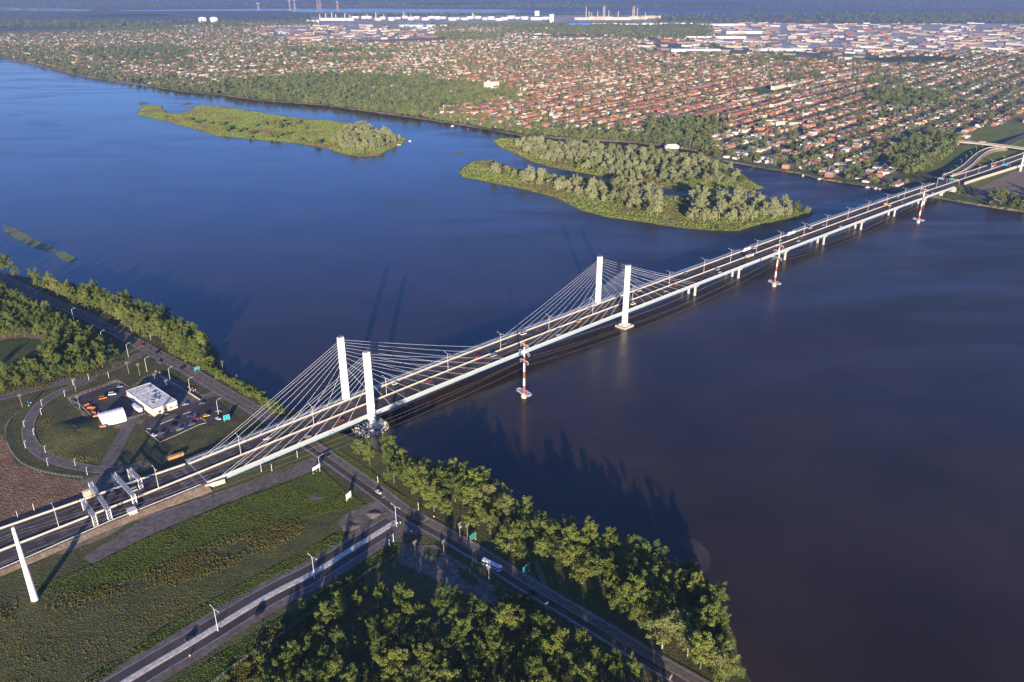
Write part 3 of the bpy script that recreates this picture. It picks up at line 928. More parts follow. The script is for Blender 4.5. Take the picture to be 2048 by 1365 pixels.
# =================================================================== HIGHWAY ON BOTH BANKS
def lerp_tab(tab, s):
    for (a, va), (b, vb) in zip(tab, tab[1:]):
        if s <= b:
            return va + (vb - va) * max(0.0, (s - a)) / (b - a)
    return tab[-1][1]
QN = [(-700, -22), (-420, -9), (-240, -1.8), (-180, 2.2), (-122, 1.6), (1045, 1.6), (1300, 1.0), (2200, 1.0)]
QF = [(-700, 52), (-420, 45), (-240, 38.0), (-150, 33.0), (-122, 30.4), (1045, 29.5), (1100, 33), (1300, 31), (2200, 31)]
def hw_strip(name, s0, s1, fn0, fn1, m, dz, parent=None, step=10, dash=None):
    mb = MB()
    n = max(1, int((s1 - s0) / step))
    rows = []
    for i in range(n + 1):
        s = s0 + (s1 - s0) * i / n
        a, b = SQ(s, fn0(s)), SQ(s, fn1(s))
        a.z += dz; b.z += dz
        rows.append([a, b])
    if dash:
        for i in range(0, n, dash):
            mb.quad(rows[i][0], rows[i + 1][0], rows[i + 1][1], rows[i][1])
    else:
        mb.strip(rows)
    o = mb.build(name, m, parent)
    if not parent: o['kind'] = 'structure'
    return o
for s0, s1 in ((-700.0, -122.0), (1046.0, 2000.0)):
    # earth bank carrying the road
    mb = MB(); rows = []
    n = 60
    for i in range(n + 1):
        s = s0 + (s1 - s0) * i / n
        qa, qb = lerp_tab(QN, s) - 2.0, lerp_tab(QF, s) + 2.0
        h = ZDs(s) - GZ
        pts = [SQ(s, qa - 2.2 * h - 0.5, GZ - 0.05), SQ(s, qa, ZDs(s) - 0.10), SQ(s, qb, ZDs(s) - 0.10), SQ(s, qb + 2.2 * h + 0.5, GZ - 0.05)]
        rows.append(pts)
    mb.strip(rows)
    e = mb.build('highway_embankment', 'sand' if s0 < 0 else 'green'); e['kind'] = 'structure'
    hw = hw_strip('highway', s0, s1, lambda s: lerp_tab(QN, s), lambda s: lerp_tab(QF, s), 'asphalt', -0.02)
    st = 4.0
    for f in (0.28, 0.55, 0.78):
        fa = lambda s, f=f: lerp_tab(QN, s) + (14.5 - lerp_tab(QN, s)) * f - 0.09
        fb = lambda s, f=f: fa(s) + 0.18
        hw_strip('lane_line', s0, s1, fa, fb, 'paint', 0.0, hw, step=4, dash=3 if f > .3 else None)
        fa2 = lambda s, f=f: 16.5 + (lerp_tab(QF, s) - 16.5) * f - 0.09
        fb2 = lambda s, f=f: fa2(s) + 0.18
        hw_strip('lane_line', s0, s1, fa2, fb2, 'paint', 0.0, hw, step=4, dash=3 if f < .7 else None)
# repaired joint bands before the bridge
for s in (-134, -127):
    o = MB().box((0, 0, 0), (2.2, 26, 0.015)).build('joint_band', 'oldasphalt')
    o.location = SQ(s, 16, ZDs(s) + 0.005); o.rotation_euler = (0, 0, BR_RZ); o['kind'] = 'structure'
def barrier_line(name, pts, w_, h, m, label, cat, base=0.0):
    mb = MB(); rows = []
    A = offset_line(pts, w_ / 2); B = offset_line(pts, -w_ / 2)
    A2 = offset_line(pts, w_ * .28); B2 = offset_line(pts, -w_ * .28)
    o0 = pts[0].copy()
    for i in range(len(pts)):
        z0 = Vector((0, 0, base)); z1 = Vector((0, 0, base + h))
        rows.append([A[i] + z0 - o0, A2[i] + z1 - o0, B2[i] + z1 - o0, B[i] + z0 - o0])
    mb.strip(rows)
    mb.f.append((3, 2, 1, 0)); k = len(mb.v); mb.f.append((k - 4, k - 3, k - 2, k - 1))
    o = mb.build(name, m); o.location = o0
    return tag(o, label, cat)
barrier_line('median_barrier', [SQ(s, lerp_tab([(-700, 14), (-300, 15.5), (0, 15.5)], s)) for s in np.arange(-700, -298, 10)], 1.4, 1.0, 'barrier', 'cream concrete barrier between the highway carriageways at the left edge', 'barrier')
barrier_line('roadside_barrier', [SQ(s, lerp_tab(QF, s) + 0.6) for s in np.arange(-700, -122, 6)], 1.1, 1.1, 'barrier', 'cream concrete barrier along the far side of the highway by the toll gantries', 'barrier')
barrier_line('median_barrier', [SQ(s, 15.5) for s in np.arange(1060, 1900, 10)], 1.4, 1.0, 'barrier', 'pale median barrier on the highway beyond the far bridge end', 'barrier')
barrier_line('roadside_barrier', [SQ(s, lerp_tab(QF, s) + 0.6) for s in np.arange(1120, 1900, 10)], 1.1, 1.0, 'barrier', 'pale barrier along the upper edge of the highway beyond the bridge', 'barrier')
# noise wall of beige panels
nw = thing('noise_wall', 'beige panelled noise wall beside the highway beyond the far bridge end', 'wall', SQ(1075, -2.2), BR_RZ)
for k in range(48):
    s = 1075 + k * 6
    z = ZDs(s) - ZDs(1075)
    bow = -10.0 * (k / 48.0) ** 1.6
    MB().box((k * 6 + 2.9, bow, z + 1.3), (5.7, 0.25, 4.6)).build('panel', 'beige', nw)
    MB().box((k * 6, bow, z + 1.3), (0.35, 0.5, 4.9)).build('post', 'concrete', nw)
# ramp and overpass beyond the bridge
RP = [(1893, 352, 11), (1915, 343, 11), (1935, 330, 10.5), (1952, 314, 10), (1968, 303, 9.5), (1985, 297, 9), (2010, 295, 8.5)]
rp = smooth_line([U(x, y, z) for x, y, z in RP], 6)
ribbon('exit_ramp', rp, 5.5, -5.5, 0.05, 'oldasphalt')
barrier_line('ramp_barrier', offset_line(rp, 5.6), 1.0, 1.1, 'barrier', 'pale barrier along the left edge of the curving exit ramp', 'barrier')
barrier_line('ramp_barrier', offset_line(rp, -5.6), 1.0, 1.1, 'barrier', 'pale barrier along the right edge of the curving exit ramp', 'barrier')
mb = MB(); rows = []
for a, b in zip(offset_line(rp, 6.6), offset_line(rp, -6.6)):
    a2 = a.copy(); b2 = b.copy()
    rows.append([Vector((a.x, a.y, GZ)), a, b, Vector((b.x, b.y, GZ))])
mb.strip(rows); o = mb.build('ramp_embankment', 'gravel'); o['kind'] = 'structure'
OP = [(1915, 283, 9), (1960, 287, 10.5), (2000, 291, 11.5), (2060, 299, 12), (2140, 310, 12)]
op = smooth_line([U(x, y, z) for x, y, z in OP], 8)
opo = thing('overpass', 'grey road overpass crossing the highway at the right edge', 'overpass', (0, 0, 0))
mb = MB(); rows = []
for a, b in zip(offset_line(op, 6.5), offset_line(op, -6.5)):
    k = Vector((0, 0, -1.4))
    rows.append([a, b, b + k, a + k, a])
mb.strip(rows); mb.build('deck', 'oldasphalt', opo)
for sg in (6.6, -6.6):
    mb = MB()
    l2 = offset_line(op, sg)
    mb.strip([[p + Vector((0, 0, -1.5)), p + Vector((0, 0, 1.0))] for p in l2])
    l3 = offset_line(op, sg * 1.05)
    mb.strip([[p + Vector((0, 0, 1.0)), q + Vector((0, 0, 1.0)), q + Vector((0, 0, -1.5))] for p, q in zip(l2, l3)])
    mb.build('parapet', 'barrier', opo)
for k in (0, len(op) // 3, 2 * len(op) // 3, len(op) - 1):
    p = op[k]
    MB().box((p.x, p.y, (p.z - 1.4 + GZ) / 2), (2, 9, p.z - 1.4 - GZ), 0.1).build('support', 'concrete', opo)
O2 = [(2006, 291, 11.4), (2030, 280, 9), (2060, 268, 6), (2120, 250, 4)]
o2 = smooth_line([U(x, y, z) for x, y, z in O2], 8)
ribbon('side_road', o2, 5, -5, 0.06, 'oldasphalt')
mb = MB(); rows = []
for a, b in zip(offset_line(o2, 7), offset_line(o2, -7)):
    rows.append([Vector((a.x, a.y, GZ)), a, b, Vector((b.x, b.y, GZ))])
mb.strip(rows); o = mb.build('side_road_bank', 'green'); o['kind'] = 'structure'
SR = smooth_line([U(x, y, 0) for x, y in [(1730, 366), (1790, 374), (1860, 378), (1900, 379), (1950, 386), (2010, 398), (2100, 415), (2300, 450)]], 8)
ribbon('riverside_road', SR, 5, -5, GZ + 0.30, 'oldasphalt')
SR2 = smooth_line([U(x, y, 0) for x, y in [(1960, 372), (1985, 360), (2015, 345), (2048, 335), (2120, 322)]], 8)
ribbon('footpath', SR2, 1.8, -1.8, GZ + 0.40, 'gravel')

# =================================================================== TREES
def leaf_cloud(seed, h, rad, zb, nbough, nleaf, ls, cr, shape='round', droop=0.0):
    """crown as many separate leaf-sized faces: boughs reach out of the middle, each carries a few uneven sprays of leaves"""
    g = np.random.default_rng(seed)
    cs = []; rs = []; outd = []
    zc = zb + (h - zb) * 0.42
    while len(cs) < nbough * 4:
        d = g.normal(size=3); d /= np.linalg.norm(d)
        if d[2] < -0.55: continue
        wz = {'round': 1.0, 'cone': 0.95 - 0.55 * max(0, d[2]), 'column': 0.82, 'dome': 1.05}[shape]
        ext = np.array([rad * wz, rad * wz, (h - zc) if d[2] > 0 else (zc - zb)]) * g.uniform(0.72, 1.08)
        tip = np.array([0, 0, zc]) + d * ext
        root = np.array([0, 0, zc * 0.85 + 0.15 * tip[2]])
        for t in (0.55, 0.78, 0.92, 1.04):
            c = root + (tip - root) * t + g.normal(size=3) * 0.09 * rad
            cs.append(c); rs.append(cr * g.uniform(0.55, 1.25) * (1.15 - 0.35 * t)); outd.append(d)
    cs = np.array(cs)
    lop = g.uniform(-0.2, 0.2, 2) * rad                        # lopsided crown
    V = []
    for c, k, od in zip(cs, rs, outd):
        n = max(6, int(nleaf * g.uniform(0.6, 1.3)))
        d = g.normal(size=(n, 3)); d /= np.linalg.norm(d, axis=1)[:, None]
        rr = k * g.uniform(0.15, 1.0, n) ** 0.5
        pos = c + d * rr[:, None] * np.array([1, 1, 0.72]) + od * (g.random(n)[:, None] - 0.3) * k * 0.7
        pos[:, :2] += lop * ((pos[:, 2:3] - zb) / (h - zb))
        if droop:
            pos[:, 2] -= droop * g.random(n) * np.linalg.norm(pos[:, :2], axis=1) / rad
        nrm = d * 0.45 + od * 0.25 + g.normal(size=(n, 3)) * 0.62 + np.array([0, 0, 0.18])
        nrm /= np.linalg.norm(nrm, axis=1)[:, None]
        a = np.cross(nrm, g.normal(size=(n, 3))); a /= np.linalg.norm(a, axis=1)[:, None]
        b = np.cross(nrm, a)
        s = ls * g.uniform(0.55, 1.4, n)[:, None]
        if droop:
            a = a * 0.3 + np.array([0, 0, -1.0]); b = b * 0.45
        q = np.stack([pos - a * s, pos + b * s * 0.7, pos + a * s, pos - b * s * 0.7], axis=1)
        V.append(q.reshape(-1, 3))
    V = np.concatenate(V)
    V[:, 2] = np.maximum(V[:, 2], 0.4)
    return V, cs
def crown_mesh(name, m, V):
    me = bpy.data.meshes.new(name)
    n = len(V) // 4
    me.from_pydata(V.tolist(), [], np.arange(n * 4).reshape(-1, 4).tolist())
    me.materials.append(M[m])
    me.update()
    return me
def trunk_mb(seed, h, zb, cs, r):
    g = random.Random(seed)
    mb = MB()
    top = Vector((g.uniform(-.3, .3), g.uniform(-.3, .3), h * 0.62))
    mid = Vector((g.uniform(-.2, .2), g.uniform(-.2, .2), zb + 0.12 * h))
    mb.tube((0, 0, -0.3), mid, r, r * 0.75, 6)
    mb.tube(mid, top, r * 0.75, r * 0.3, 6)
    idx = list(range(len(cs))); g.shuffle(idx)
    for i in idx[:9]:
        c = Vector(cs[i])
        t = g.uniform(0.0, 0.8)
        s = mid.lerp(top, t)
        mb.tube(s, s.lerp(c, 0.9), r * 0.35, r * 0.1, 4)
    return mb
KINDS = {}
def make_kind(key, n, h, rad, zb, ncl, nl, ls, cr, leaf, bark, shape='round', droop=0.0, r=0.28, seed=0):
    out = []
    for i in range(n):
        sd_ = seed * 100 + i
        g = random.Random(sd_)
        V, cs = leaf_cloud(sd_, h, rad * g.uniform(0.9, 1.12), zb, ncl, nl, ls, cr, shape, droop)
        tm = trunk_mb(sd_, h, zb, cs, r)
        out.append((crown_mesh(key + '_crown', leaf, V), tm.mesh(key + '_trunk', bark)))
    KINDS[key] = out
make_kind('broad', 8, 14.0, 5.4, 2.2, 24, 46, 0.27, 1.35, 'leaf', 'bark', seed=1)
make_kind('tall', 5, 17.0, 5.0, 2.6, 26, 46, 0.27, 1.35, 'leaf', 'bark', shape='column', seed=2)
make_kind('cone', 3, 12.0, 3.6, 0.8, 18, 44, 0.26, 1.15, 'leaf', 'bark', shape='cone', seed=3)
make_kind('bush', 4, 5.0, 3.2, 0.3, 12, 40, 0.25, 1.0, 'leaf', 'bark', seed=4, r=0.14)
make_kind('poplar', 6, 18.0, 6.4, 1.6, 26, 30, 0.50, 1.9, 'poplarleaf', 'palebark', seed=5, r=0.34)
make_kind('pale', 3, 15.0, 5.6, 1.8, 26, 44, 0.28, 1.5, 'paleleaf', 'palebark', seed=7, r=0.3)
make_kind('willow', 3, 13.0, 6.5, 0.8, 24, 60, 0.42, 1.6, 'willowleaf', 'bark', shape='dome', droop=4.0, seed=6)
def lowtree(key, n, h, rad, zb, ncl, nl, ls, cr, leaf, seed):
    out = []
    for i in range(n):
        V, cs = leaf_cloud(seed * 100 + i, h, rad, zb, ncl, nl, ls, cr)
        mb = MB(); mb.tube((0, 0, -0.3), (0, 0, h * .5), 0.3, 0.15, 4)
        me = bpy.data.meshes.new(key)
        nv = len(V)
        me.from_pydata(V.tolist() + mb.v, [], np.arange(nv).reshape(-1, 4).tolist() + [tuple(i_ + nv for i_ in f) for f in mb.f])
        me.materials.append(M[leaf]); me.materials.append(M['bark'])
        me.polygons.foreach_set('material_index', [0] * (nv // 4) + [1] * len(mb.f))
        me.update()
        out.append(me)
    return out
LOWT = lowtree('far_tree', 6, 11.0, 4.8, 0.5, 10, 9, 0.72, 1.7, 'cityleaf', 9)

def gn_scatter(name, pts, meshes, label, cat):
    """one mass of uncountable trees: points with scale and turn, an instance on each"""
    me = bpy.data.meshes.new(name)
    me.from_pydata([p[0] for p in pts], [], [])
    for nm, k in (('sc', 1), ('rz', 2)):
        at = me.attributes.new(nm, 'FLOAT', 'POINT')
        at.data.foreach_set('value', [float(p[k]) for p in pts])
    at = me.attributes.new('ix', 'INT', 'POINT')
    at.data.foreach_set('value', [int(p[3]) for p in pts])
    o = obj(name, me)
    ng = bpy.data.node_groups.new(name + '_scatter', 'GeometryNodeTree')
    ng.interface.new_socket('Geometry', in_out='INPUT', socket_type='NodeSocketGeometry')
    ng.interface.new_socket('Geometry', in_out='OUTPUT', socket_type='NodeSocketGeometry')
    N = ng.nodes; L = ng.links
    gi = N.new('NodeGroupInput'); go = N.new('NodeGroupOutput')
    iop = N.new('GeometryNodeInstanceOnPoints')
    g2i = N.new('GeometryNodeGeometryToInstance')
    for i, m_ in enumerate(meshes):
        po = bpy.data.objects.new(name + '_source', m_)
        oi = N.new('GeometryNodeObjectInfo')
        oi.inputs[0].default_value = po
        oi.inputs['As Instance'].default_value = True
        L.new(oi.outputs['Geometry'], g2i.inputs[0])
    # several sources: pick by index
    jn = N.new('GeometryNodeJoinGeometry')
    N.remove(g2i)
    for nd in [x for x in N if x.bl_idname == 'GeometryNodeObjectInfo']:
        L.new(nd.outputs['Geometry'], jn.inputs[0])
    L.new(gi.outputs[0], iop.inputs['Points'])
    L.new(jn.outputs[0], iop.inputs['Instance'])
    iop.inputs['Pick Instance'].default_value = True
    def attr(nm, ty):
        a = N.new('GeometryNodeInputNamedAttribute'); a.data_type = ty
        a.inputs['Name'].default_value = nm
        return [s for s in a.outputs if s.enabled][0]
    L.new(attr('ix', 'INT'), iop.inputs['Instance Index'])
    cx = N.new('ShaderNodeCombineXYZ')
    L.new(attr('rz', 'FLOAT'), cx.inputs[2])
    e2r = N.new('FunctionNodeEulerToRotation')
    L.new(cx.outputs[0], e2r.inputs[0])
    L.new(e2r.outputs[0], iop.inputs['Rotation'])
    L.new(attr('sc', 'FLOAT'), iop.inputs['Scale'])
    L.new(iop.outputs[0], go.inputs[0])
    md = o.modifiers.new('scatter', 'NODES')
    md.node_group = ng
    tag(o, label, cat, kind='stuff')
    return o

def fill(px, z, gap, rnd, avoid=()):
    """plan points inside a pixel polygon, no two nearer than gap"""
    P = [U(x, y, z) for x, y in px]
    pl = [(p.x, p.y) for p in P]
    av_ = [[(U(x, y, z).x, U(x, y, z).y) for x, y in a] for a in avoid]
    x0, x1 = min(p[0] for p in pl), max(p[0] for p in pl)
    y0, y1 = min(p[1] for p in pl), max(p[1] for p in pl)
    area = (x1 - x0) * (y1 - y0)
    cell = {}
    out = []
    for _ in range(int(area / gap ** 2 * 5)):
        x, y = rnd.uniform(x0, x1), rnd.uniform(y0, y1)
        if not inpoly(x, y, pl) or any(inpoly(x, y, a) for a in av_):
            continue
        k = (int(x // gap), int(y // gap))
        ok = True
        for i in (-1, 0, 1):
            for j in (-1, 0, 1):
                for q in cell.get((k[0] + i, k[1] + j), ()):
                    if (q[0] - x) ** 2 + (q[1] - y) ** 2 < gap * gap:
                        ok = False
        if ok:
            cell.setdefault(k, []).append((x, y))
            out.append((x, y))
    return out
TREES = []      # (place, kind, scale, zone)
tr = random.Random(21)
def zone(name, px, gap, kinds, s0, s1, z=GZ, avoid=()):
    for x, y in fill(px, z, gap, tr, avoid):
        TREES.append([Vector((x, y, z)), tr.choice(kinds), tr.uniform(s0, s1), name])
POND = [[(-60, 690), (60, 674), (96, 675), (90, 702), (80, 712), (80, 730), (40, 748), (-60, 775)]]
zone('bottom wood', [(640, 1250), (690, 1215), (790, 1195), (820, 1215), (900, 1228), (960, 1215), (1010, 1235), (1100, 1268), (1200, 1325), (1290, 1385), (1370, 1440), (1300, 1500), (560, 1520), (500, 1430), (580, 1320)], 7.4, ['broad', 'broad', 'tall'], 0.5, 1.2)
zone('bottom wood', [(600, 1205), (680, 1180), (740, 1180), (700, 1215), (620, 1260)], 5.5, ['broad', 'bush'], 0.5, 0.8)
SB = ['broad', 'broad', 'broad', 'broad', 'tall', 'tall', 'pale']
zone('shore belt right of the bridge', [(700, 905), (725, 900), (760, 918), (830, 942), (930, 972), (1010, 1014), (1100, 1058), (1150, 1082), (1130, 1130), (1090, 1132), (1040, 1118), (1010, 1104), (957, 1070), (930, 1048), (866, 1034), (846, 1008), (778, 966), (743, 936)], 7.4, SB, 0.7, 1.4)
zone('wooded point by the water', [(1131, 1140), (1150, 1095), (1250, 1112), (1300, 1128), (1345, 1150), (1390, 1180), (1415, 1220), (1440, 1290), (1460, 1350), (1490, 1430), (1420, 1400), (1330, 1340), (1290, 1300), (1225, 1250), (1215, 1195), (1160, 1168)], 7.6, SB[1:], 0.75, 1.5)
zone('shore belt left of the bridge', [(-90, 528), (-40, 540), (0, 556), (130, 580), (280, 626), (340, 650), (385, 678), (425, 716), (400, 728), (352, 705), (316, 687), (252, 658), (228, 636), (146, 608), (88, 582), (18, 546), (-40, 518), (-90, 500)], 6.2, SB, 0.75, 1.4)
zone('left wood', [(-60, 560), (20, 592), (80, 622), (140, 652), (190, 682), (215, 705), (235, 722), (200, 742), (100, 764), (0, 788), (-60, 800)], 6.0, ['broad', 'cone', 'cone', 'tall'], 0.6, 1.0, avoid=POND)
NB = []
def bush_zone(name, px, gap, s0, s1):
    for x, y in fill(px, GZ, gap, tr):
        NB.append([Vector((x, y, GZ)), 'bush', tr.uniform(s0, s1), name])
bush_zone('bank left of the bridge', [(420, 722), (440, 752), (500, 784), (570, 826), (565, 834), (498, 795), (454, 768), (395, 738), (352, 715), (340, 700), (400, 725)], 3.6, 0.8, 1.35)
bush_zone('bottom meadow', [(560, 1250), (640, 1225), (620, 1290), (560, 1365), (450, 1420), (440, 1365)], 6, 0.4, 0.7)
bush_zone('dark yard edge', [(990, 1180), (1050, 1205), (1110, 1245), (1080, 1250), (1000, 1222)], 4.5, 0.7, 1.2)
WIL = []
for x, y, s in ((1372, 1160, 0.95), (1392, 1186, 1.05), (1408, 1216, 0.95), (1420, 1250, 1.1), (1428, 1286, 1.1), (1438, 1322, 1.15), (1452, 1360, 1.0)):
    WIL.append([U(x, y, GZ - 1.2), 'willow', s, 'point'])
# where a crown would stand on a road, leave the tree out
def near_line(p, line, d):
    return any((p.x - q.x) ** 2 + (p.y - q.y) ** 2 < d * d for q in line)
TREES = [t for t in TREES if not near_line(t[0], bl, 10.5 if t[3] == 'bottom wood' else (8.5 if t[3].endswith('left of the bridge') else 9.5))]
NB = [t for t in NB if not near_line(t[0], bl, 8.5)]
TREES.sort(key=lambda t: (t[0] - Vector((0, 0, H))).length)
def place_tree(t, name, label, cat, group):
    cm, tm = KINDS[t[1]][tr.randrange(len(KINDS[t[1]]))]
    r = thing(name, label, cat, t[0], tr.uniform(0, 6.28), group)
    sc_ = t[2]
    r.scale = (sc_ * tr.uniform(.9, 1.12), sc_ * tr.uniform(.9, 1.12), sc_ * tr.uniform(.92, 1.1))
    obj('trunk', tm, r); obj('crown', cm, r)
    return r
def plant(lst, name, cat, fmt, group):
    byz = {}
    for t in lst:
        byz.setdefault(t[3], []).append(t)
    for zn, l in byz.items():
        l.sort(key=lambda t: PX(t[0])[0])
        for i, t in enumerate(l):
            lab = fmt[t[1]] if isinstance(fmt, dict) else fmt
            place_tree(t, name, lab % (zn, ordinal(i)), cat, group % zn)
vis = [t for t in TREES if PX(t[0])[1] < 1440 and -30 < PX(t[0])[0] < 2078]
ind = vis[:300]; keep = set(id(t) for t in ind)
rest = [t for t in TREES if id(t) not in keep]
plant(ind, 'broadleaf_tree', 'tree', {'broad': 'round broadleaf tree in the %s, %s from its left end', 'tall': 'slim broadleaf tree in the %s, %s from its left end',
      'cone': 'pointed green tree in the %s, %s from its left end', 'pale': 'pale grey-green tree in the %s, %s from its left end', 'bush': 'bushy young tree in the %s, %s from its left end'}, 'trees of the %s')
plant(NB, 'shrub', 'shrub', {'bush': 'low green shrub on the %s, %s from its left end'}, 'shrubs of the %s')
for i, t in enumerate(WIL):
    place_tree(t, 'willow_tree', 'drooping green willow overhanging the water on the wooded point, %s from its upper end' % ordinal(i), 'willow', 'willows on the point')
def merged(cm, tm):
    me = bpy.data.meshes.new('tree_mass')
    vs = [tuple(v.co) for v in cm.vertices]; n0 = len(vs)
    fs_ = [tuple(p.vertices) for p in cm.polygons]; nf = len(fs_)
    vs += [tuple(v.co) for v in tm.vertices]; fs_ += [tuple(i + n0 for i in p.vertices) for p in tm.polygons]
    me.from_pydata(vs, [], fs_)
    me.materials.append(cm.materials[0]); me.materials.append(tm.materials[0])
    me.polygons.foreach_set('material_index', [0] * nf + [1] * (len(fs_) - nf))
    me.update()
    return me
NEARMASS = [merged(*KINDS['broad'][i]) for i in range(4)] + [merged(*KINDS['tall'][0]), merged(*KINDS['cone'][0]), merged(*KINDS['pale'][0])]
if rest:
    gn_scatter('woodland', [(tuple(t[0]), t[2], tr.uniform(0, 6.28), {'tall': 4, 'cone': 5, 'pale': 6}.get(t[1], tr.randrange(4))) for t in rest], NEARMASS, 'dense green woodland filling in behind the nearer trees of the near bank', 'woodland')
# dead grey tree among the shore belt
g = random.Random(8)
for k, (x, y, h_) in enumerate(((951, 1000, 12), (446, 742, 9))):
    r = thing('dead_tree', ['bare grey dead tree standing among the green shore trees', 'thin bare dead trunk at the water edge by the left bushes'][k], 'tree', U(x, y, GZ))
    mb = MB(); mb.tube((0, 0, -.2), (0.3, 0, h_ * .6), .25, .15, 5); mb.tube((.3, 0, h_ * .6), (.1, .2, h_), .15, .04, 5)
    mb.build('trunk', 'palebark', r)
    for _ in range(9):
        z = g.uniform(.35, .9) * h_; a = g.uniform(0, 6.28); L_ = g.uniform(1.2, 3)
        MB().tube((.25, 0, z), (.25 + L_ * math.cos(a), L_ * math.sin(a), z + L_ * .7), .08, .02, 4).build('branch', 'palebark', r)
for i, (x, y, kd, s) in enumerate(((1988, 406, 'broad', 1.55), (1998, 404, 'tall', 1.25), (1914, 392, 'broad', .75), (1984, 414, 'bush', 1.5), (2006, 415, 'broad', .7), (2022, 420, 'broad', .8), (2044, 422, 'broad', .75))):
    place_tree([U(x, y, GZ), kd, s, ''], 'broadleaf_tree', 'green tree on the far bank right of the bridge, %s from the left' % ordinal(sorted((1988, 1998, 1914, 1984, 2006, 2022, 2044)).index(x)), 'tree', 'trees right of the far bridge end')
# --- poplars of the islands
IT = []
def izone(name, px, gap, s0, s1, kinds=('poplar', 'poplar', 'poplar', 'broad')):
    for x, y in fill(px, IZ, gap, tr):
        IT.append([Vector((x, y, IZ)), tr.choice(kinds), tr.uniform(s0, s1), name])
izone('lower wooded island', [(985, 340), (1030, 352), (1085, 360), (1140, 370), (1200, 385), (1270, 412), (1320, 430), (1300, 436), (1220, 410), (1150, 392), (1060, 370), (985, 354)], 12.0, 0.55, 1.2)
izone('lower wooded island', [(1230, 372), (1300, 388), (1320, 405), (1310, 425), (1260, 412), (1230, 395)], 10.5, 0.7, 1.4)
izone('lower wooded island', [(1390, 398), (1450, 400), (1530, 412), (1600, 424), (1618, 430), (1590, 434), (1530, 440), (1480, 448), (1420, 446), (1380, 440)], 11.5, 0.6, 1.35)
izone('upper wooded island', [(1030, 285), (1100, 290), (1200, 298), (1300, 306), (1380, 318), (1430, 334), (1470, 352), (1495, 366), (1440, 368), (1350, 370), (1250, 358), (1150, 340), (1080, 322), (1040, 304)], 11.0, 0.45, 1.05)
izone('right end of the left island', [(690, 272), (720, 258), (770, 270), (800, 281), (770, 294), (735, 305), (690, 300), (665, 290)], 11, 0.5, 1.2)
IB = []
for x, y, s in ((330, 236, .9), (375, 240, 1.2), (382, 242, 1.1), (392, 248, 1.0), (400, 246, 1.2), (445, 252, 1.6), (455, 260, 1.5), (452, 265, 1.7), (478, 266, 1.2), (490, 262, 1.0), (505, 270, 1.4), (508, 268, 1.0), (528, 252, 2.2), (545, 252, 2.0), (556, 258, 2.2), (560, 250, 2.0), (572, 254, 1.8), (596, 250, 1.8), (545, 276, 1.6), (555, 277, 1.5), (570, 272, 1.2), (580, 270, 1.0), (610, 260, 1.1), (600, 282, .9), (636, 290, 1.7), (510, 255, 1.3), (420, 250, 1.0), (500, 278, 1.0)):
    IB.append([U(x, y, IZ), 'bush', s * 1.35, 'left island'])
IT.sort(key=lambda t: (t[0] - Vector((0, 0, H))).length)
plant(IT[:300], 'poplar_tree', 'tree', {'poplar': 'pale grey-green poplar on the %s, %s from its left end', 'broad': 'darker green tree on the %s, %s from its left end'}, 'poplars of the %s')
if IT[300:]:
    gn_scatter('island_woodland', [(tuple(t[0]), t[2], tr.uniform(0, 6.28), tr.randrange(3)) for t in IT[300:]], [merged(*KINDS['poplar'][i]) for i in range(3)], 'poplar wood filling the back of the islands', 'woodland')
plant(IB, 'island_bush', 'bush', {'bush': 'olive green bush on the open %s, %s from its left tip'}, 'bushes of the %s')
# --- tall weeds of the fields (uncountable)
def weeds(name, px, n, h0, h1, seed, label):
    P = [U(x, y, GZ) for x, y in px]
    pl = [(p.x, p.y) for p in P]
    x0, x1 = min(p[0] for p in pl), max(p[0] for p in pl); y0, y1 = min(p[1] for p in pl), max(p[1] for p in pl)
    g = random.Random(seed)
    vs = []; fs_ = []
    k = 0
    n = int(n * 2.4)
    while k < n:
        x, y = g.uniform(x0, x1), g.uniform(y0, y1)
        if not inpoly(x + g.gauss(0, 2.2), y + g.gauss(0, 2.2), pl):
            continue
        if math.sin(x * .13 + 1.3 * math.sin(y * .11)) + math.sin(y * .17 + x * .05) + g.uniform(-1.2, 1.2) < -0.4:
            k += 1
            continue
        k += 1
        for _ in range(3):
            a = g.uniform(0, 6.28); w_ = g.uniform(.12, .32); h_ = g.uniform(h0, h1)
            dx, dy = math.cos(a) * w_, math.sin(a) * w_
            ox, oy = g.uniform(-.4, .4), g.uniform(-.4, .4)
            b = len(vs)
            vs += [(x + ox - dx, y + oy - dy, GZ), (x + ox + dx, y + oy + dy, GZ), (x + ox + dx * .7 + g.uniform(-.3, .3), y + oy + dy * .7 + g.uniform(-.3, .3), GZ + h_), (x + ox - dx * .7, y + oy - dy * .7, GZ + h_ * g.uniform(.7, 1.1))]
            fs_.append((b, b + 1, b + 2, b + 3))
    me = bpy.data.meshes.new(name)
    me.from_pydata(vs, [], fs_)
    me.materials.append(M['drygrass'])
    o = obj(name, me)
    tag(o, label, 'weeds', kind='stuff')
weeds('tall_weeds', [(380, 1105), (440, 1085), (560, 1045), (605, 1040), (610, 1060), (560, 1085), (490, 1110), (440, 1140), (380, 1160), (300, 1170), (120, 1215), (-40, 1245), (-40, 1228), (120, 1200), (280, 1155)], 3000, .25, .8, 1, 'tall yellowing weeds across the grass field left of the avenue')
weeds('meadow_weeds', [(-40, 1245), (120, 1215), (300, 1190), (480, 1170), (380, 1230), (220, 1330), (120, 1400), (-40, 1400)], 700, .15, .4, 2, 'sparse olive weeds in the bottom left corner field')
weeds('rusty_weeds', [(560, 1255), (640, 1215), (660, 1240), (600, 1310), (560, 1400), (440, 1400), (470, 1340)], 4200, .4, 1.1, 3, 'rust and olive weeds behind the fence at the wood edge')
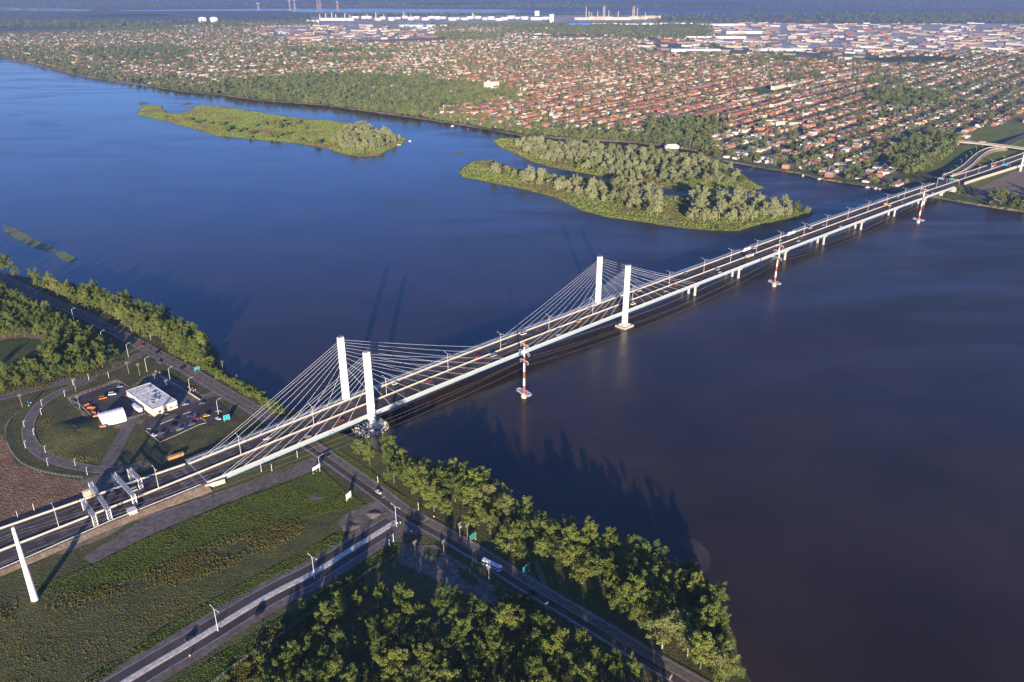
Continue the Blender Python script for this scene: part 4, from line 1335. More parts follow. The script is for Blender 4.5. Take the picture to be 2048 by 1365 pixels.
weeds('loop_weeds', [(80, 850), (92, 835), (100, 900), (150, 918), (200, 918), (150, 925), (95, 905)], 500, .2, .55, 4, 'green weeds inside the loop ramp')
weeds('bank_weeds', [(-60, 800), (100, 770), (200, 750), (250, 728), (240, 720), (190, 740), (90, 762), (-60, 792)], 1500, .4, 1.1, 5, 'weeds along the branch road below the left wood')

# --- upright grass of lawns and marshes (uncountable blades)
def carpet(name, polys, z, n, w0, w1, h0, h1, mk, label, seed, avoid=()):
    g = np.random.default_rng(seed)
    vs = []
    P = [[(U(x, y, z).x, U(x, y, z).y) for x, y in px] for px in polys]
    A = [[(U(x, y, z).x, U(x, y, z).y) for x, y in px] for px in avoid]
    ar = []
    for pl in P:
        a = 0
        for i in range(len(pl)):
            a += pl[i - 1][0] * pl[i][1] - pl[i][0] * pl[i - 1][1]
        ar.append(abs(a) / 2)
    for pl, a in zip(P, ar):
        x0, x1 = min(p[0] for p in pl), max(p[0] for p in pl); y0, y1 = min(p[1] for p in pl), max(p[1] for p in pl)
        k = int(n * a / sum(ar)); c = 0
        while c < k:
            x, y = g.uniform(x0, x1), g.uniform(y0, y1)
            if not inpoly(x, y, pl): continue
            c += 1
            if any(inpoly(x, y, q) for q in A): continue
            patchy = math.sin(x * .21 + 2 * math.sin(y * .13)) + math.sin(y * .19 + x * .07)
            h_ = g.uniform(h0, h1) * (1 + .25 * patchy); w_ = g.uniform(w0, w1) / 2
            t = g.uniform(-1.1, 1.1)
            dx, dy = math.cos(t) * w_, math.sin(t) * w_
            lx, ly = g.normal(0, .25 * h_, 2)
            vs += [(x - dx, y - dy, z - .05), (x + dx, y + dy, z - .05), (x + dx * .8 + lx, y + dy * .8 + ly, z + h_), (x - dx * .8 + lx, y - dy * .8 + ly, z + h_ * g.uniform(.6, 1.0))]
    me = bpy.data.meshes.new(name)
    me.from_pydata(vs, [], np.arange(len(vs)).reshape(-1, 4).tolist())
    me.materials.append(M[mk])
    tag(obj(name, me), label, 'grass', kind='stuff')
INSET = lambda px, k: [(sum(p[0] for p in px) / len(px) + (x - sum(p[0] for p in px) / len(px)) * k, sum(p[1] for p in px) / len(px) + (y - sum(p[1] for p in px) / len(px)) * k) for x, y in px]
carpet('marsh_grass', [LE_ISL], IZ, 30000, 1.8, 3.6, .5, 1.1, 'marshblade', 'tall yellow-green marsh grass covering the left island', 31)
carpet('marsh_grass', [LO_ISL, UP_ISL], IZ, 24000, 1.5, 3.2, .5, 1.1, 'marshblade', 'yellow-green marsh grass round the two wooded islands', 32)
carpet('lawn_grass', [[(182, 1132), (293, 1077), (439, 1015), (600, 957), (641, 939), (668, 962), (700, 990), (736, 1012), (660, 1025), (560, 1050), (440, 1082), (330, 1130), (230, 1175), (120, 1190), (60, 1180)]], GZ + .05, 26000, .5, 1.0, .15, .38, 'blade', 'green grass of the lawn between gravel road and weeds', 33)
carpet('verge_grass', [[(712, 1069), (640, 1113), (500, 1186), (330, 1280), (200, 1365), (150, 1400), (120, 1400), (190, 1350), (330, 1255), (480, 1170), (600, 1105), (690, 1060)], [(770, 1094), (680, 1160), (525, 1258), (335, 1372), (300, 1400), (420, 1400), (440, 1365), (560, 1280), (690, 1190), (760, 1140), (822, 1097), (800, 1089)],
       [(676, 898), (743, 943), (778, 975), (846, 1016), (860, 1040), (840, 1028), (785, 988), (725, 945), (668, 903)]], GZ + .05, 14000, .5, 1.0, .18, .45, 'blade', 'lush green grass of the avenue verges', 34)
carpet('field_grass', [[(120, 1192), (330, 1135), (560, 1055), (690, 1045), (640, 1105), (500, 1172), (330, 1262), (203, 1345), (150, 1400), (-60, 1400), (-60, 1200)]], GZ + .03, 7000, .3, .8, .05, .14, 'blade', 'rough olive grass of the field left of the avenue', 35)

# =================================================================== THE FAR CITY
cr = random.Random(77)
SD = math.radians(50)                      # street direction
E1 = Vector((math.cos(SD), math.sin(SD), 0)); E2 = Vector((-E1.y, E1.x, 0))
WOODS = [[(1000, 51), (1060, 47), (1300, 50), (1425, 52), (1410, 75), (1300, 80), (1100, 69), (1010, 65)],
         [(420, 170), (520, 160), (640, 150), (760, 152), (900, 165), (1010, 172), (1040, 205), (900, 212), (820, 222), (700, 212), (560, 196), (440, 186)],
         [(1290, 250), (1340, 238), (1430, 240), (1445, 262), (1400, 285), (1300, 275)],
         [(1730, 190), (1800, 182), (1890, 190), (1885, 206), (1800, 212), (1740, 204)],
         [(1770, 318), (1800, 290), (1850, 270), (1905, 272), (1916, 290), (1890, 318), (1850, 338), (1825, 352), (1790, 345)],
         [(-100, 46), (360, 45), (370, 60), (160, 66), (-100, 72)], [(860, 66), (1010, 66), (1000, 79), (880, 82)], [(150, 100), (330, 90), (400, 100), (350, 120), (200, 125)],
         [(620, 118), (780, 112), (790, 120), (640, 128)], [(1460, 118), (1560, 112), (1600, 120), (1520, 128)], [(1730, 160), (1800, 155), (1810, 170), (1740, 172)], [(560, 96), (800, 100), (790, 108), (570, 104)],
         [(1340, 100), (1500, 92), (1520, 102), (1360, 112)], [(1560, 150), (1640, 145), (1650, 158), (1570, 164)]]
INDUST = [[(1420, 46), (2150, 48), (2150, 104), (1760, 110), (1440, 95)], [(520, 54), (860, 50), (870, 76), (640, 84), (520, 78)], [(1280, 84), (1420, 80), (1760, 112), (1700, 122), (1280, 104)]]
def in_any(x, y, L):
    return any(inpoly(x, y, p) for p in L)
BV = []; BF = []; BC = []       # verts, faces, per-face colour of the mass of buildings
def add_house(P, ang, lx, ly, h, rh, wc, rc, flat):
    b = len(BV)
    c, s = math.cos(ang), math.sin(ang)
    hx, hy = lx / 2, ly / 2
    z0 = P.z - 0.3
    def pt(x, y, z): return (P.x + x * c - y * s, P.y + x * s + y * c, z)
    for z in (z0, P.z + h):
        for x, y in ((-hx, -hy), (hx, -hy), (hx, hy), (-hx, hy)):
            BV.append(pt(x, y, z))
    for i in range(4):
        j = (i + 1) % 4
        BF.append((b + i, b + j, b + 4 + j, b + 4 + i)); BC.append(wc)
    if flat:
        BF.append((b + 4, b + 5, b + 6, b + 7)); BC.append(rc)
    else:
        k = max(0.0, hx - hy) if hx > hy else 0.0
        k2 = max(0.0, hy - hx) if hy > hx else 0.0
        BV.append(pt(-k, -k2, P.z + h + rh)); BV.append(pt(k + 0.01, k2 + 0.01, P.z + h + rh))
        r0, r1 = b + 8, b + 9
        if hx >= hy:
            BF.extend([(b + 4, b + 5, r1, r0), (b + 6, b + 7, r0, r1), (b + 5, b + 6, r1), (b + 7, b + 4, r0)])
        else:
            BF.extend([(b + 4, b + 5, r0), (b + 5, b + 6, r1, r0), (b + 6, b + 7, r1), (b + 7, b + 4, r0, r1)])
        BC.extend([rc] * 4)
BRICK = [(0.42, 0.17, 0.095), (0.36, 0.15, 0.10), (0.46, 0.24, 0.13), (0.34, 0.13, 0.08)]
CREAM = [(0.60, 0.50, 0.36), (0.66, 0.58, 0.48), (0.55, 0.40, 0.26), (0.70, 0.66, 0.60)]
WHITE = [(0.74, 0.71, 0.67), (0.68, 0.65, 0.62)]
RED = [(0.26, 0.13, 0.10), (0.30, 0.14, 0.10), (0.22, 0.13, 0.11), (0.34, 0.17, 0.12)]
GREY = [(0.22, 0.20, 0.20), (0.34, 0.31, 0.29), (0.15, 0.14, 0.145), (0.42, 0.38, 0.36)]
houses = []; ctrees = []; rows = []
def corridor(P):
    v = P - BA
    s, q = v.dot(BD), v.dot(BN)
    return s > 980 and -60 < q < 70
for iv in range(-60, 160):
    for iu in range(-30, 330):
        v = iv * 31.0 + 0.0
        P = E1 * (iu * 17.0) + E2 * (v + (-6.0 if iv % 2 else 6.0))
        P = P + Vector((300, 1500, GZ))
        P.x += 14 * math.sin(P.y * 0.004); P.y += 18 * math.sin(P.x * 0.003)
        P += Vector((cr.uniform(-1.5, 1.5), cr.uniform(-1.5, 1.5), 0))
        P.z = GZ
        if P.y < 1000:
            continue
        x, y = PX(P)
        if x < -70 or x > 2120 or y < 47 or y > 440:
            continue
        dist = (P - Vector((0, 0, H))).length
        if dist > 3300 and (iu % 2) and cr.random() < 0.5:
            continue
        ys = np.interp(x, [p[0] for p in FAR_SHORE], [p[1] for p in FAR_SHORE])
        ym = y + 12 * F / dist * 0.25 + 3
        if ym > ys:
            continue
        if corridor(P) or in_any(x, y, [f[0] for f in FIELDS]):
            continue
        wood = in_any(x, y, WOODS); ind_ = in_any(x, y, INDUST)
        if ind_:
            continue
        # how leafy: the shore and the left are, the brick rows are not
        leafy = 0.55
        if 900 < x < 1740 and 105 < y < 280: leafy = 0.30
        if y < 140: leafy = 0.35
        if x < 620: leafy = 0.6 if y > 95 else 0.45
        if ys - y < 26: leafy = 0.85 if x < 1440 else 0.45
        if x > 1700 and y > 200: leafy = 0.5
        if wood:
            for _ in range(2):
                ctrees.append(P + E1 * cr.uniform(-8, 8) + E2 * cr.uniform(-15, 15))
            if cr.random() > 0.30:
                continue
        k = int(leafy * 2.4 + cr.random())
        for _ in range(k):
            ctrees.append(P + E1 * cr.uniform(-9, 9) + E2 * cr.choice((-1, 1)) * cr.uniform(9, 15))
        if cr.random() < 0.10 + 0.10 * leafy:
            continue
        houses.append((P.copy(), x, y, dist))
# long brick rows and low apartment slabs set among the houses
blocks = []
for (x, y, L_, wc, rc, h_) in ((1370, 190, 110, 0, 2, 8), (1400, 178, 120, 1, 2, 8), (1440, 196, 90, 4, 0, 8), (1480, 205, 80, 4, 0, 9), (1520, 198, 90, 4, 3, 9), (1330, 205, 130, 2, 0, 8), (1300, 215, 120, 0, 1, 8), (1350, 222, 140, 0, 1, 9), (1390, 215, 90, 3, 0, 8), (1560, 210, 120, 4, 0, 8),
                               (1610, 200, 110, 5, 0, 7), (1340, 235, 60, 0, 2, 8), (1420, 228, 120, 3, 1, 8), (1480, 230, 100, 3, 1, 8), (1536, 248, 26, 4, 2, 9), (1561, 251, 26, 5, 0, 9), (1587, 253, 26, 4, 2, 9), (1615, 258, 30, 0, 2, 9), (1520, 262, 28, 0, 1, 7), (1545, 264, 28, 0, 1, 7), (1640, 262, 60, 0, 0, 8),
                               (1700, 150, 200, 6, 7, 6), (1650, 165, 160, 5, 3, 8), (1730, 140, 180, 0, 0, 6), (1590, 172, 90, 5, 3, 9), (1555, 178, 70, 5, 3, 10), (1190, 205, 60, 0, 0, 9), (1230, 210, 60, 0, 1, 9), (1150, 190, 50, 0, 2, 9), (1120, 172, 60, 5, 2, 10), (1075, 176, 50, 4, 2, 10)):
    blocks.append((U(x, y, GZ), L_, wc, rc, h_))
PAL = [BRICK[0], BRICK[1], BRICK[2], BRICK[3], CREAM[0], CREAM[1], WHITE[0], WHITE[1]]
PALN = ['orange brick', 'red brick', 'tan brick', 'maroon brick', 'sand coloured', 'cream', 'white', 'pale grey']
RPAL = [RED[0], RED[3], GREY[1], GREY[3], GREY[0], GREY[2], CREAM[3], WHITE[1]]
RPALN = ['brown', 'russet', 'grey', 'light grey', 'dark grey', 'black', 'pale', 'white']
MATW = [mat('wall_' + n_.replace(' ', '_'), c, 0.8, 0.14, 0.5) for n_, c in zip(PALN, PAL)]
MATR = [mat('roof_' + n_.replace('-', '_').replace(' ', '_'), c, 0.85, 0.16, 0.6) for n_, c in zip(RPALN, RPAL)]
M['darkglass'] = mat('window_glass', (0.03, 0.035, 0.045), 0.15, 0.1, spec=0.6)
def hip(mb, hx, hy, h, rh, ov=0.5):
    hx += ov; hy += ov
    k = max(0.0, hx - hy); k2 = max(0.0, hy - hx)
    b = len(mb.v)
    mb.v += [(-hx, -hy, h), (hx, -hy, h), (hx, hy, h), (-hx, hy, h), (-k, -k2, h + rh), (k + .01, k2 + .01, h + rh)]
    if hx >= hy: mb.f += [(b, b + 1, b + 5, b + 4), (b + 2, b + 3, b + 4, b + 5), (b + 1, b + 2, b + 5), (b + 3, b, b + 4)]
    else: mb.f += [(b, b + 1, b + 4), (b + 1, b + 2, b + 5, b + 4), (b + 2, b + 3, b + 5), (b + 3, b, b + 4, b + 5)]
    mb.f.append((b + 3, b + 2, b + 1, b))
    return mb
HM = {}
def house_parts(lx, ly, h, rh, wi, ri):
    k = (lx, ly, h, rh, wi, ri)
    if k not in HM:
        wall = MB().box((0, 0, h / 2 - .15), (lx, ly, h + .3)).mesh('house_wall', MATW[wi])
        roof = (hip(MB(), lx / 2, ly / 2, h, rh) if rh > 0.6 else MB().box((0, 0, h + .15), (lx + .4, ly + .4, .3))).mesh('house_roof', MATR[ri])
        win = MB()
        for sx in (-1, 1):
            for z in ([1.6] if h < 4 else [1.6, 4.4]):
                for x in (-lx * .28, lx * .28):
                    win.box((x, sx * ly / 2, z), (1.7, .12, 1.3))
        HM[k] = (wall, roof, win.mesh('house_window', 'darkglass'))
    return HM[k]
houses.sort(key=lambda t: t[3])
near_h = [t for t in houses if t[3] < 2600][:300]
near_set = set(id(t) for t in near_h)
near_h.sort(key=lambda t: t[1])
SIZES = [(11, 9, 3.2, 2.4), (13, 9.5, 3.0, 2.2), (10, 9, 5.6, 2.3), (14, 10, 3.4, 2.6), (9.5, 12, 5.4, 2.2), (15, 11, 6.0, 0.3)]
bands = [('on river front left of islands', lambda x, y, ys: x < 1060 and ys - y < 32), ('among trees left of islands', lambda x, y, ys: x < 1060),
         ('on river front behind islands', lambda x, y, ys: x < 1460 and ys - y < 30), ('in streets behind islands', lambda x, y, ys: x < 1460),
         ('on river front beside far bridge end', lambda x, y, ys: x < 1800 and ys - y < 34), ('in streets left of far bridge end', lambda x, y, ys: x < 1800),
         ('near the highway at right edge', lambda x, y, ys: True)]
cnt = {}
for (P, x, y, dist) in near_h:
    ys = np.interp(x, [p[0] for p in FAR_SHORE], [p[1] for p in FAR_SHORE])
    for bi, (bn, fn) in enumerate(bands):
        if fn(x, y, ys): break
    i = cnt.get(bn, 0); cnt[bn] = i + 1
    sz = SIZES[cr.randrange(6)]
    wi = cr.choice([0, 1, 2, 3, 4, 5, 5, 6, 6, 6, 7]) if ys - y < 60 else cr.choice([0, 0, 1, 2, 3, 4, 5, 6])
    ri = cr.choice([0, 0, 1, 1, 2, 3, 4, 5]) if sz[3] > 1 else cr.choice([2, 3, 6, 7])
    wm, rm, gm = house_parts(*sz, wi, ri)
    r = thing('house', '%s house, %s roof, %s, %s from left' % (PALN[wi], RPALN[ri], bn, ordinal(i)), 'house', P, SD + (math.pi / 2 if cr.random() < .35 else 0) + cr.uniform(-.06, .06), 'houses ' + bn)
    wo = obj('wall', wm, r); obj('roof', rm, r)
for t in houses:
    if id(t) in near_set: continue
    P, x, y, dist = t
    u = cr.random()
    rowz = (900 < x < 1760 and 105 < y < 275)
    if rowz or (y < 140 and u < .55):
        L_ = cr.choice((14, 17, 17, 17)); wc = cr.choice(BRICK + CREAM[:3]) if rowz else cr.choice(CREAM + BRICK + WHITE)
        add_house(P, SD, L_, cr.uniform(10, 13), cr.uniform(5, 7), 1.6, wc, cr.choice(RED + GREY + [BRICK[2]]), cr.random() < .6)
    else:
        wc = cr.choice(CREAM + WHITE + BRICK)
        sz = SIZES[cr.randrange(6)]
        sc_ = 1.0 if dist < 3000 else 1.25
        add_house(P, SD + (math.pi / 2 if cr.random() < .3 else 0) + cr.uniform(-.1, .1), sz[0] * sc_, sz[1] * sc_, sz[2] * sc_, max(1.5, sz[3]) * sc_, wc, cr.choice(RED + RED + GREY + [(0.5, 0.46, 0.42)]), cr.random() < .15)
# industrial sheds, yards and tanks far back
sheds = []
for poly, n_ in zip(INDUST, (560, 170, 80)):
    k = 0
    while k < n_:
        x = cr.uniform(min(p[0] for p in poly), max(p[0] for p in poly)); y = cr.uniform(min(p[1] for p in poly), max(p[1] for p in poly))
        if not inpoly(x, y, poly): continue
        k += 1
        P = U(x, y, GZ)
        lx = 18 + 80 * cr.random() ** 1.8; ly = cr.uniform(18, 50)
        if any((P - q[0]).length < (lx + q[1]) * .40 for q in sheds): continue
        sheds.append((P, lx))
        wc = cr.choice(WHITE[:1] + CREAM[:3] + [(0.45, .42, .40), (0.35, .15, .1), (.3, .27, .26), (.4, .3, .22), (.33, .2, .15)]); rc = cr.choice([(0.55, .53, .53), (.40, .37, .37), (.26, .23, .23), (.44, .36, .32), (.32, .15, .12), (.2, .18, .18)])
        add_house(P, SD - .05 + (1.571 if cr.random() < .4 else 0), lx, ly, cr.uniform(5, 11), 0, wc, rc, True)
for poly in INDUST:                       # trees and hedges between the sheds
    for _ in range(900):
        x = cr.uniform(min(p[0] for p in poly), max(p[0] for p in poly)); y = cr.uniform(min(p[1] for p in poly), max(p[1] for p in poly))
        if inpoly(x, y, poly) and math.sin(x * .05) + math.sin(y * .31 + x * .02) > .1:
            ctrees.append(U(x, y, GZ))
me = bpy.data.meshes.new('city_buildings')
me.from_pydata(BV, [], BF)
me.materials.append(M['city'])
ca = me.color_attributes.new('Col', 'FLOAT_COLOR', 'CORNER')
lt = np.zeros(len(BF), dtype=np.int32); me.polygons.foreach_get('loop_total', lt)
cc_ = np.concatenate([np.array(BC), np.ones((len(BC), 1))], axis=1)
ca.data.foreach_set('color', np.repeat(cc_, lt, axis=0).astype(np.float32).ravel())
o = obj('city_buildings', me)
tag(o, 'thousands of distant brick and white houses and sheds across the plain', 'city', kind='stuff')
# named blocks: nearer long rows
for i, (P, L_, wi, ri, h_) in enumerate(blocks):
    x, y = PX(P)
    nm = '%s row block with flat %s roof beyond the river, %s from left' % (PALN[wi], RPALN[ri], ordinal(sorted(PX(b_[0])[0] for b_ in blocks).index(x)))
    r = thing('row_block', nm, 'apartment block', P, SD + (cr.uniform(-.05, .05) if L_ > 40 else 0.0) if L_ > 40 else 0.35, 'brick row blocks')
    if L_ <= 40: r.rotation_euler = (0, 0, 0.12)
    mb = MB(); mb.box((0, 0, h_ / 2 - .15), (L_, 12, h_ + .3)); w_ = mb.build('wall', MATW[wi], r)
    MB().box((0, 0, h_ + .2), (L_ + .5, 12.5, .4)).build('roof', MATR[ri], r)
    nb = max(3, int(L_ / 8))
    for k in range(nb):
        for z in ([1.8, 4.6] if h_ < 8.5 else [1.8, 4.6, 7.2]):
            MB().box(((k + .5) / nb * L_ - L_ / 2, -6.0, z), (2.6, .2, 1.5)).build('window', 'darkglass', w_)
# trees of the city
seen = []
for p in ctrees:
    if corridor(p): continue
    x, y = PX(p)
    if y > np.interp(x, [q[0] for q in FAR_SHORE], [q[1] for q in FAR_SHORE]) - 1: continue
    if in_any(x, y, [f[0] for f in FIELDS]) and not in_any(x, y, INDUST): continue
    p.z = GZ
    seen.append((tuple(p), cr.uniform(.6, 1.25) * (1.0 if p.y < 3000 else 1.15), cr.uniform(0, 6.28), cr.randrange(6)))
# leafy river front and woods
def line_trees(x0, x1, n_, off0, off1, s0, s1):
    for _ in range(n_):
        x = cr.uniform(x0, x1)
        y = np.interp(x, [q[0] for q in FAR_SHORE], [q[1] for q in FAR_SHORE])
        p = U(x, y, GZ) + Vector((.1, 1, 0)).normalized() * cr.uniform(off0, off1)
        if corridor(p): continue
        seen.append((tuple(Vector((p.x, p.y, GZ))), cr.uniform(s0, s1), cr.uniform(0, 6.28), cr.randrange(6)))
line_trees(-60, 440, 600, 3, 100, .6, 1.4); line_trees(440, 840, 650, 2, 80, .8, 1.6); line_trees(840, 1080, 130, 4, 50, .6, 1.2); line_trees(1080, 1440, 360, 4, 60, .8, 1.4); line_trees(1440, 1800, 80, 26, 80, .5, 1.0); line_trees(1925, 2250, 40, 20, 60, .8, 1.5)
for poly, gap in ((WOODS[1], 13), (WOODS[2], 11.5), (WOODS[3], 10), (WOODS[4], 9.5)):
    for x, y in fill(poly, GZ, gap, cr):
        p = Vector((x, y, GZ))
        if corridor(p): continue
        if poly is WOODS[1] and cr.random() < .12: continue
        seen.append((tuple(p), cr.uniform(.55, 1.75), cr.uniform(0, 6.28), cr.randrange(6)))
# far forest: the plain beyond the suburbs
for _ in range(15000):
    x = cr.uniform(-40, 2090); y = 5 + 52 * cr.random()
    if in_any(x, y, [f[0] for f in FIELDS]) or in_any(x, y, INDUST): continue
    if 17 < y < 27.5 and x > 230: continue
    p = U(x, y, GZ)
    if math.sin(p.x * .0011 + 2) + math.sin(p.y * .0008 + p.x * .0004) + cr.uniform(-1, 1) < -.2 and y < 44: continue
    seen.append((tuple(p), cr.uniform(1.0, 2.2), cr.uniform(0, 6.28), cr.randrange(6)))
gn_scatter('city_trees', seen, LOWT, 'countless green trees along the far shore and between the distant houses', 'trees')
print('CITY', len(houses), len(BF), 'trees', len(seen), 'poplars', len(IT), 'near trees', len(TREES))

# --- single landmarks of the far plain
def bldg(name, label, cat, P, ang, lx, ly, h, wm, rm, flat=True, rows_=0, cols=0):
    r = thing(name, label, cat, P, ang)
    w_ = MB().box((0, 0, h / 2 - .2), (lx, ly, h + .4)).build('wall', wm, r)
    if flat: MB().box((0, 0, h + .3), (lx + .6, ly + .6, .6)).build('roof', rm, r)
    else: hip(MB(), lx / 2, ly / 2, h, ly * .3, .6).build('roof', rm, r)
    for i in range(cols):
        for j in range(rows_):
            MB().box(((i + .5) / cols * lx - lx / 2, -ly / 2, (j + .55) / rows_ * h), (lx / cols * .5, .3, h / rows_ * .5)).build('window', 'darkglass', w_)
    return r
bldg('apartment_tower', 'pale concrete apartment tower standing above the trees beyond the river', 'apartment tower', U(982, 182, GZ), 0.25, 44, 18, 25, 'wallcream', 'roofwhite', True, 8, 9)
MB().box((-8, 0, 27), (8, 8, 3.4)).build('lift_house', 'wallcream', bpy.data.objects['apartment_tower'])
ch = bldg('church', 'small white church with pointed spire on the far river front', 'church', U(1110, 238, GZ), 0.9, 26, 13, 8, 'wallcream', MATR[2], False)
mb = MB(); mb.box((-15, 0, 8), (6, 6, 16)); t_ = mb.build('tower', 'wallcream', ch)
MB().lathe([(4.2, 16), (0.15, 31)], 4, (-15, 0, 0)).build('spire', MATR[4], t_)
mr_ = bldg('marina_building', 'long white marina building among trees at the far shore behind the islands', 'building', U(1343, 297, GZ), 0.18, 26, 10, 5, 'white', 'roofwhite', False, 2, 6)
for (nm, lab, x, y, lx, ly, h_, wm, rm) in (('blue_factory', 'bright blue factory building in front of the distant refinery', 1158, 53, 150, 60, 22, mat('blue_cladding', (0.03, 0.13, 0.52), .6, .1, .05), mat('blue_roof', (0.05, .14, .42), .6, .1, .05)),
                                    ('red_roofed_factory', 'long factory with a red roof in front of the distant refinery', 1196, 50, 430, 70, 12, 'white', mat('red_cladding', (0.52, .06, .05), .6, .1, .05)),
                                    ('warehouse', 'long white warehouse right of the red roofed factory', 1276, 52, 260, 60, 14, 'white', 'roofwhite'), ('warehouse', 'white warehouse left of the refinery tanks on the plain', 676, 41, 280, 70, 16, 'white', 'roofwhite'),
                                    ('warehouse', 'small white warehouse left of the long one on the plain', 627, 45, 90, 50, 16, 'white', 'roofwhite'), ('warehouse', 'flat pale warehouse left of the small domed tanks', 369, 54, 190, 40, 9, 'white', 'roofwhite'),
                                    ('warehouse', 'wide white shed at the edge of the dark forest strip', 1330, 50, 380, 70, 13, 'white', 'roofwhite'), ('warehouse', 'white shed beyond the tree strip at the right of the forest', 1440, 52, 330, 70, 13, 'white', 'roofwhite'),
                                    ('warehouse', 'bright white shed in the industrial quarter', 1486, 67, 220, 80, 12, 'white', 'roofwhite'), ('warehouse', 'long bright shed row in front of the industrial quarter', 1430, 77, 330, 45, 10, 'white', 'roofwhite'),
                                    ('warehouse', 'long white shop building before the brick suburbs', 1390, 103, 220, 40, 10, 'white', 'roofwhite'), ('warehouse', 'long white shop building right of the dark tree row', 1570, 102, 260, 35, 9, 'white', 'roofwhite'),
                                    ('warehouse', 'low white rail shed along the tan field', 1130, 80, 380, 25, 7, 'white', 'roofwhite'), ('warehouse', 'low white rail shed at the left end of the tan field', 1045, 76, 160, 25, 7, 'white', 'roofwhite')):
    bldg(nm, lab, 'factory' if 'factory' in nm else 'warehouse', U(x, y, GZ), 0.0, lx, ly, h_, wm, rm)
def tank(name, label, x, y, r_, h_, dome, m, group=None):
    t = thing(name, label, 'tank', U(x, y, GZ), 0, group)
    MB().lathe([(r_, 0), (r_, h_)], 20).build('shell', m, t, True)
    MB().lathe([(r_ * 1.01, h_)] + [(r_ * math.cos(a), h_ + dome * math.sin(a)) for a in (.4, .8, 1.2, 1.5)], 20).build('dome', m, t, True)
tank('gas_tank', 'left of the two big white domed gas tanks in the dark wood', 406, 45, 31, 26, 13, 'white', 'big gas tanks'); tank('gas_tank', 'right of the two big white domed gas tanks in the dark wood', 429, 45, 31, 26, 13, 'white', 'big gas tanks')
for i, x in enumerate((389, 397, 408, 424, 446)):
    tank('small_tank', 'small pale domed tank below the two gas tanks, %s from the left' % ordinal(i), x, 54.5, 17, 9, 6, 'white', 'small domed tanks')
M['palegreen'] = mat('pale_green_paint', (0.42, 0.58, 0.52), .6, .05, .05)
for i, x in enumerate((808, 826, 838, 862, 890)):
    tank('storage_tank', 'wide pale green storage tank on the plain, %s from the left' % ordinal(i), x, 54.5 - .0, 34, 15, 2, 'palegreen', 'green storage tanks')
k = 0
for i in range(30):
    x = 700 + i * 13.5 + cr.uniform(-3, 3)
    tank('oil_tank', 'white oil tank in the long refinery row, %s from the left' % ordinal(i), x, cr.uniform(37, 42), cr.uniform(22, 34), cr.uniform(16, 24), 2, cr.choice(['white', 'white', 'wallcream', 'white']), 'refinery oil tanks')
M['rust'] = mat('refinery_orange', (0.50, 0.40, 0.29), .7, .35, .03)
for i, (x, h_) in enumerate(((640, 60), (652, 70), (664, 85), (672, 60), (690, 75), (700, 60), (735, 55), (752, 80), (768, 60), (808, 90), (822, 50), (945, 80), (948, 60), (1172, 110), (1178, 70), (1183, 60), (1195, 75), (1206, 110), (1209, 120), (1217, 80), (1236, 70), (1265, 110), (1268, 120), (1274, 100), (1290, 60))):
    h_ *= .6 if x < 1000 else .85
    t = thing('refinery_column', 'slim refinery column or stack on the skyline, %s from the left' % ordinal(i), 'chimney', U(x, 38, GZ), 0, 'refinery columns')
    MB().tube((0, 0, 0), (0, 0, h_), 4.2, 2.8, 8).build('stack', 'rust' if x > 1150 else 'wallcream', t)
    MB().lathe([(7.5, h_ * .55), (7.5, h_ * .58)], 8).build('platform', 'steel', t)
    MB().lathe([(6.5, h_ * .8), (6.5, h_ * .83)], 8).build('platform', 'steel', t)
for i, (x, y, lx, ly, h_) in enumerate(((1168, 40, 160, 60, 18), (1200, 40, 190, 70, 24), (1240, 40, 180, 60, 20), (1275, 39, 150, 60, 22), (1300, 37, 170, 50, 20), (1103, 47, 30, 30, 62), (1074, 32, 40, 30, 40))):
    lab = 'pale industrial tower block in front of the tanks' if i == 5 else ('small pale tower beyond the tanks' if i == 6 else 'orange lit refinery unit under the columns, %s from the left' % ordinal(i))
    bldg('refinery_unit', lab, 'refinery', U(x, y, GZ), 0, lx, ly, h_, 'rust' if i < 5 else 'white', 'rust' if i < 5 else 'white')
# lattice pylons on the skyline
for i, (x, y, h_) in enumerate(((517, 20, 70), (580, 20, 100), (590, 20, 110), (636, 18, 130), (641, 18, 120), (675, 18, 80))):
    t = thing('lattice_tower', 'thin red and white lattice tower on the skyline, %s from the left' % ordinal(i), 'transmission tower', U(x, y, GZ), .3, 'skyline lattice towers')
    for sx in (-1, 1):
        for sy in (-1, 1):
            MB().tube((sx * 13, sy * 13, 0), (sx * 2, sy * 2, h_), .8, .5, 4).build('leg', 'red', t)
    mb = MB()
    for k in range(6):
        z0, z1 = h_ * k / 6, h_ * (k + 1) / 6
        a, b = 13 - 11 * k / 6, 13 - 11 * (k + 1) / 6
        for sy in (-1, 1):
            mb.tube((-a, sy * a, z0), (b, sy * b, z1), .4, n=4); mb.tube((a, sy * a, z0), (-b, sy * b, z1), .4, n=4)
    mb.build('bracing', 'whitepost', t)
    for z in (.8, .9, .97):
        MB().box((0, 0, h_ * z), (34, 1.0, 1.0)).build('crossarm', 'whitepost', t)
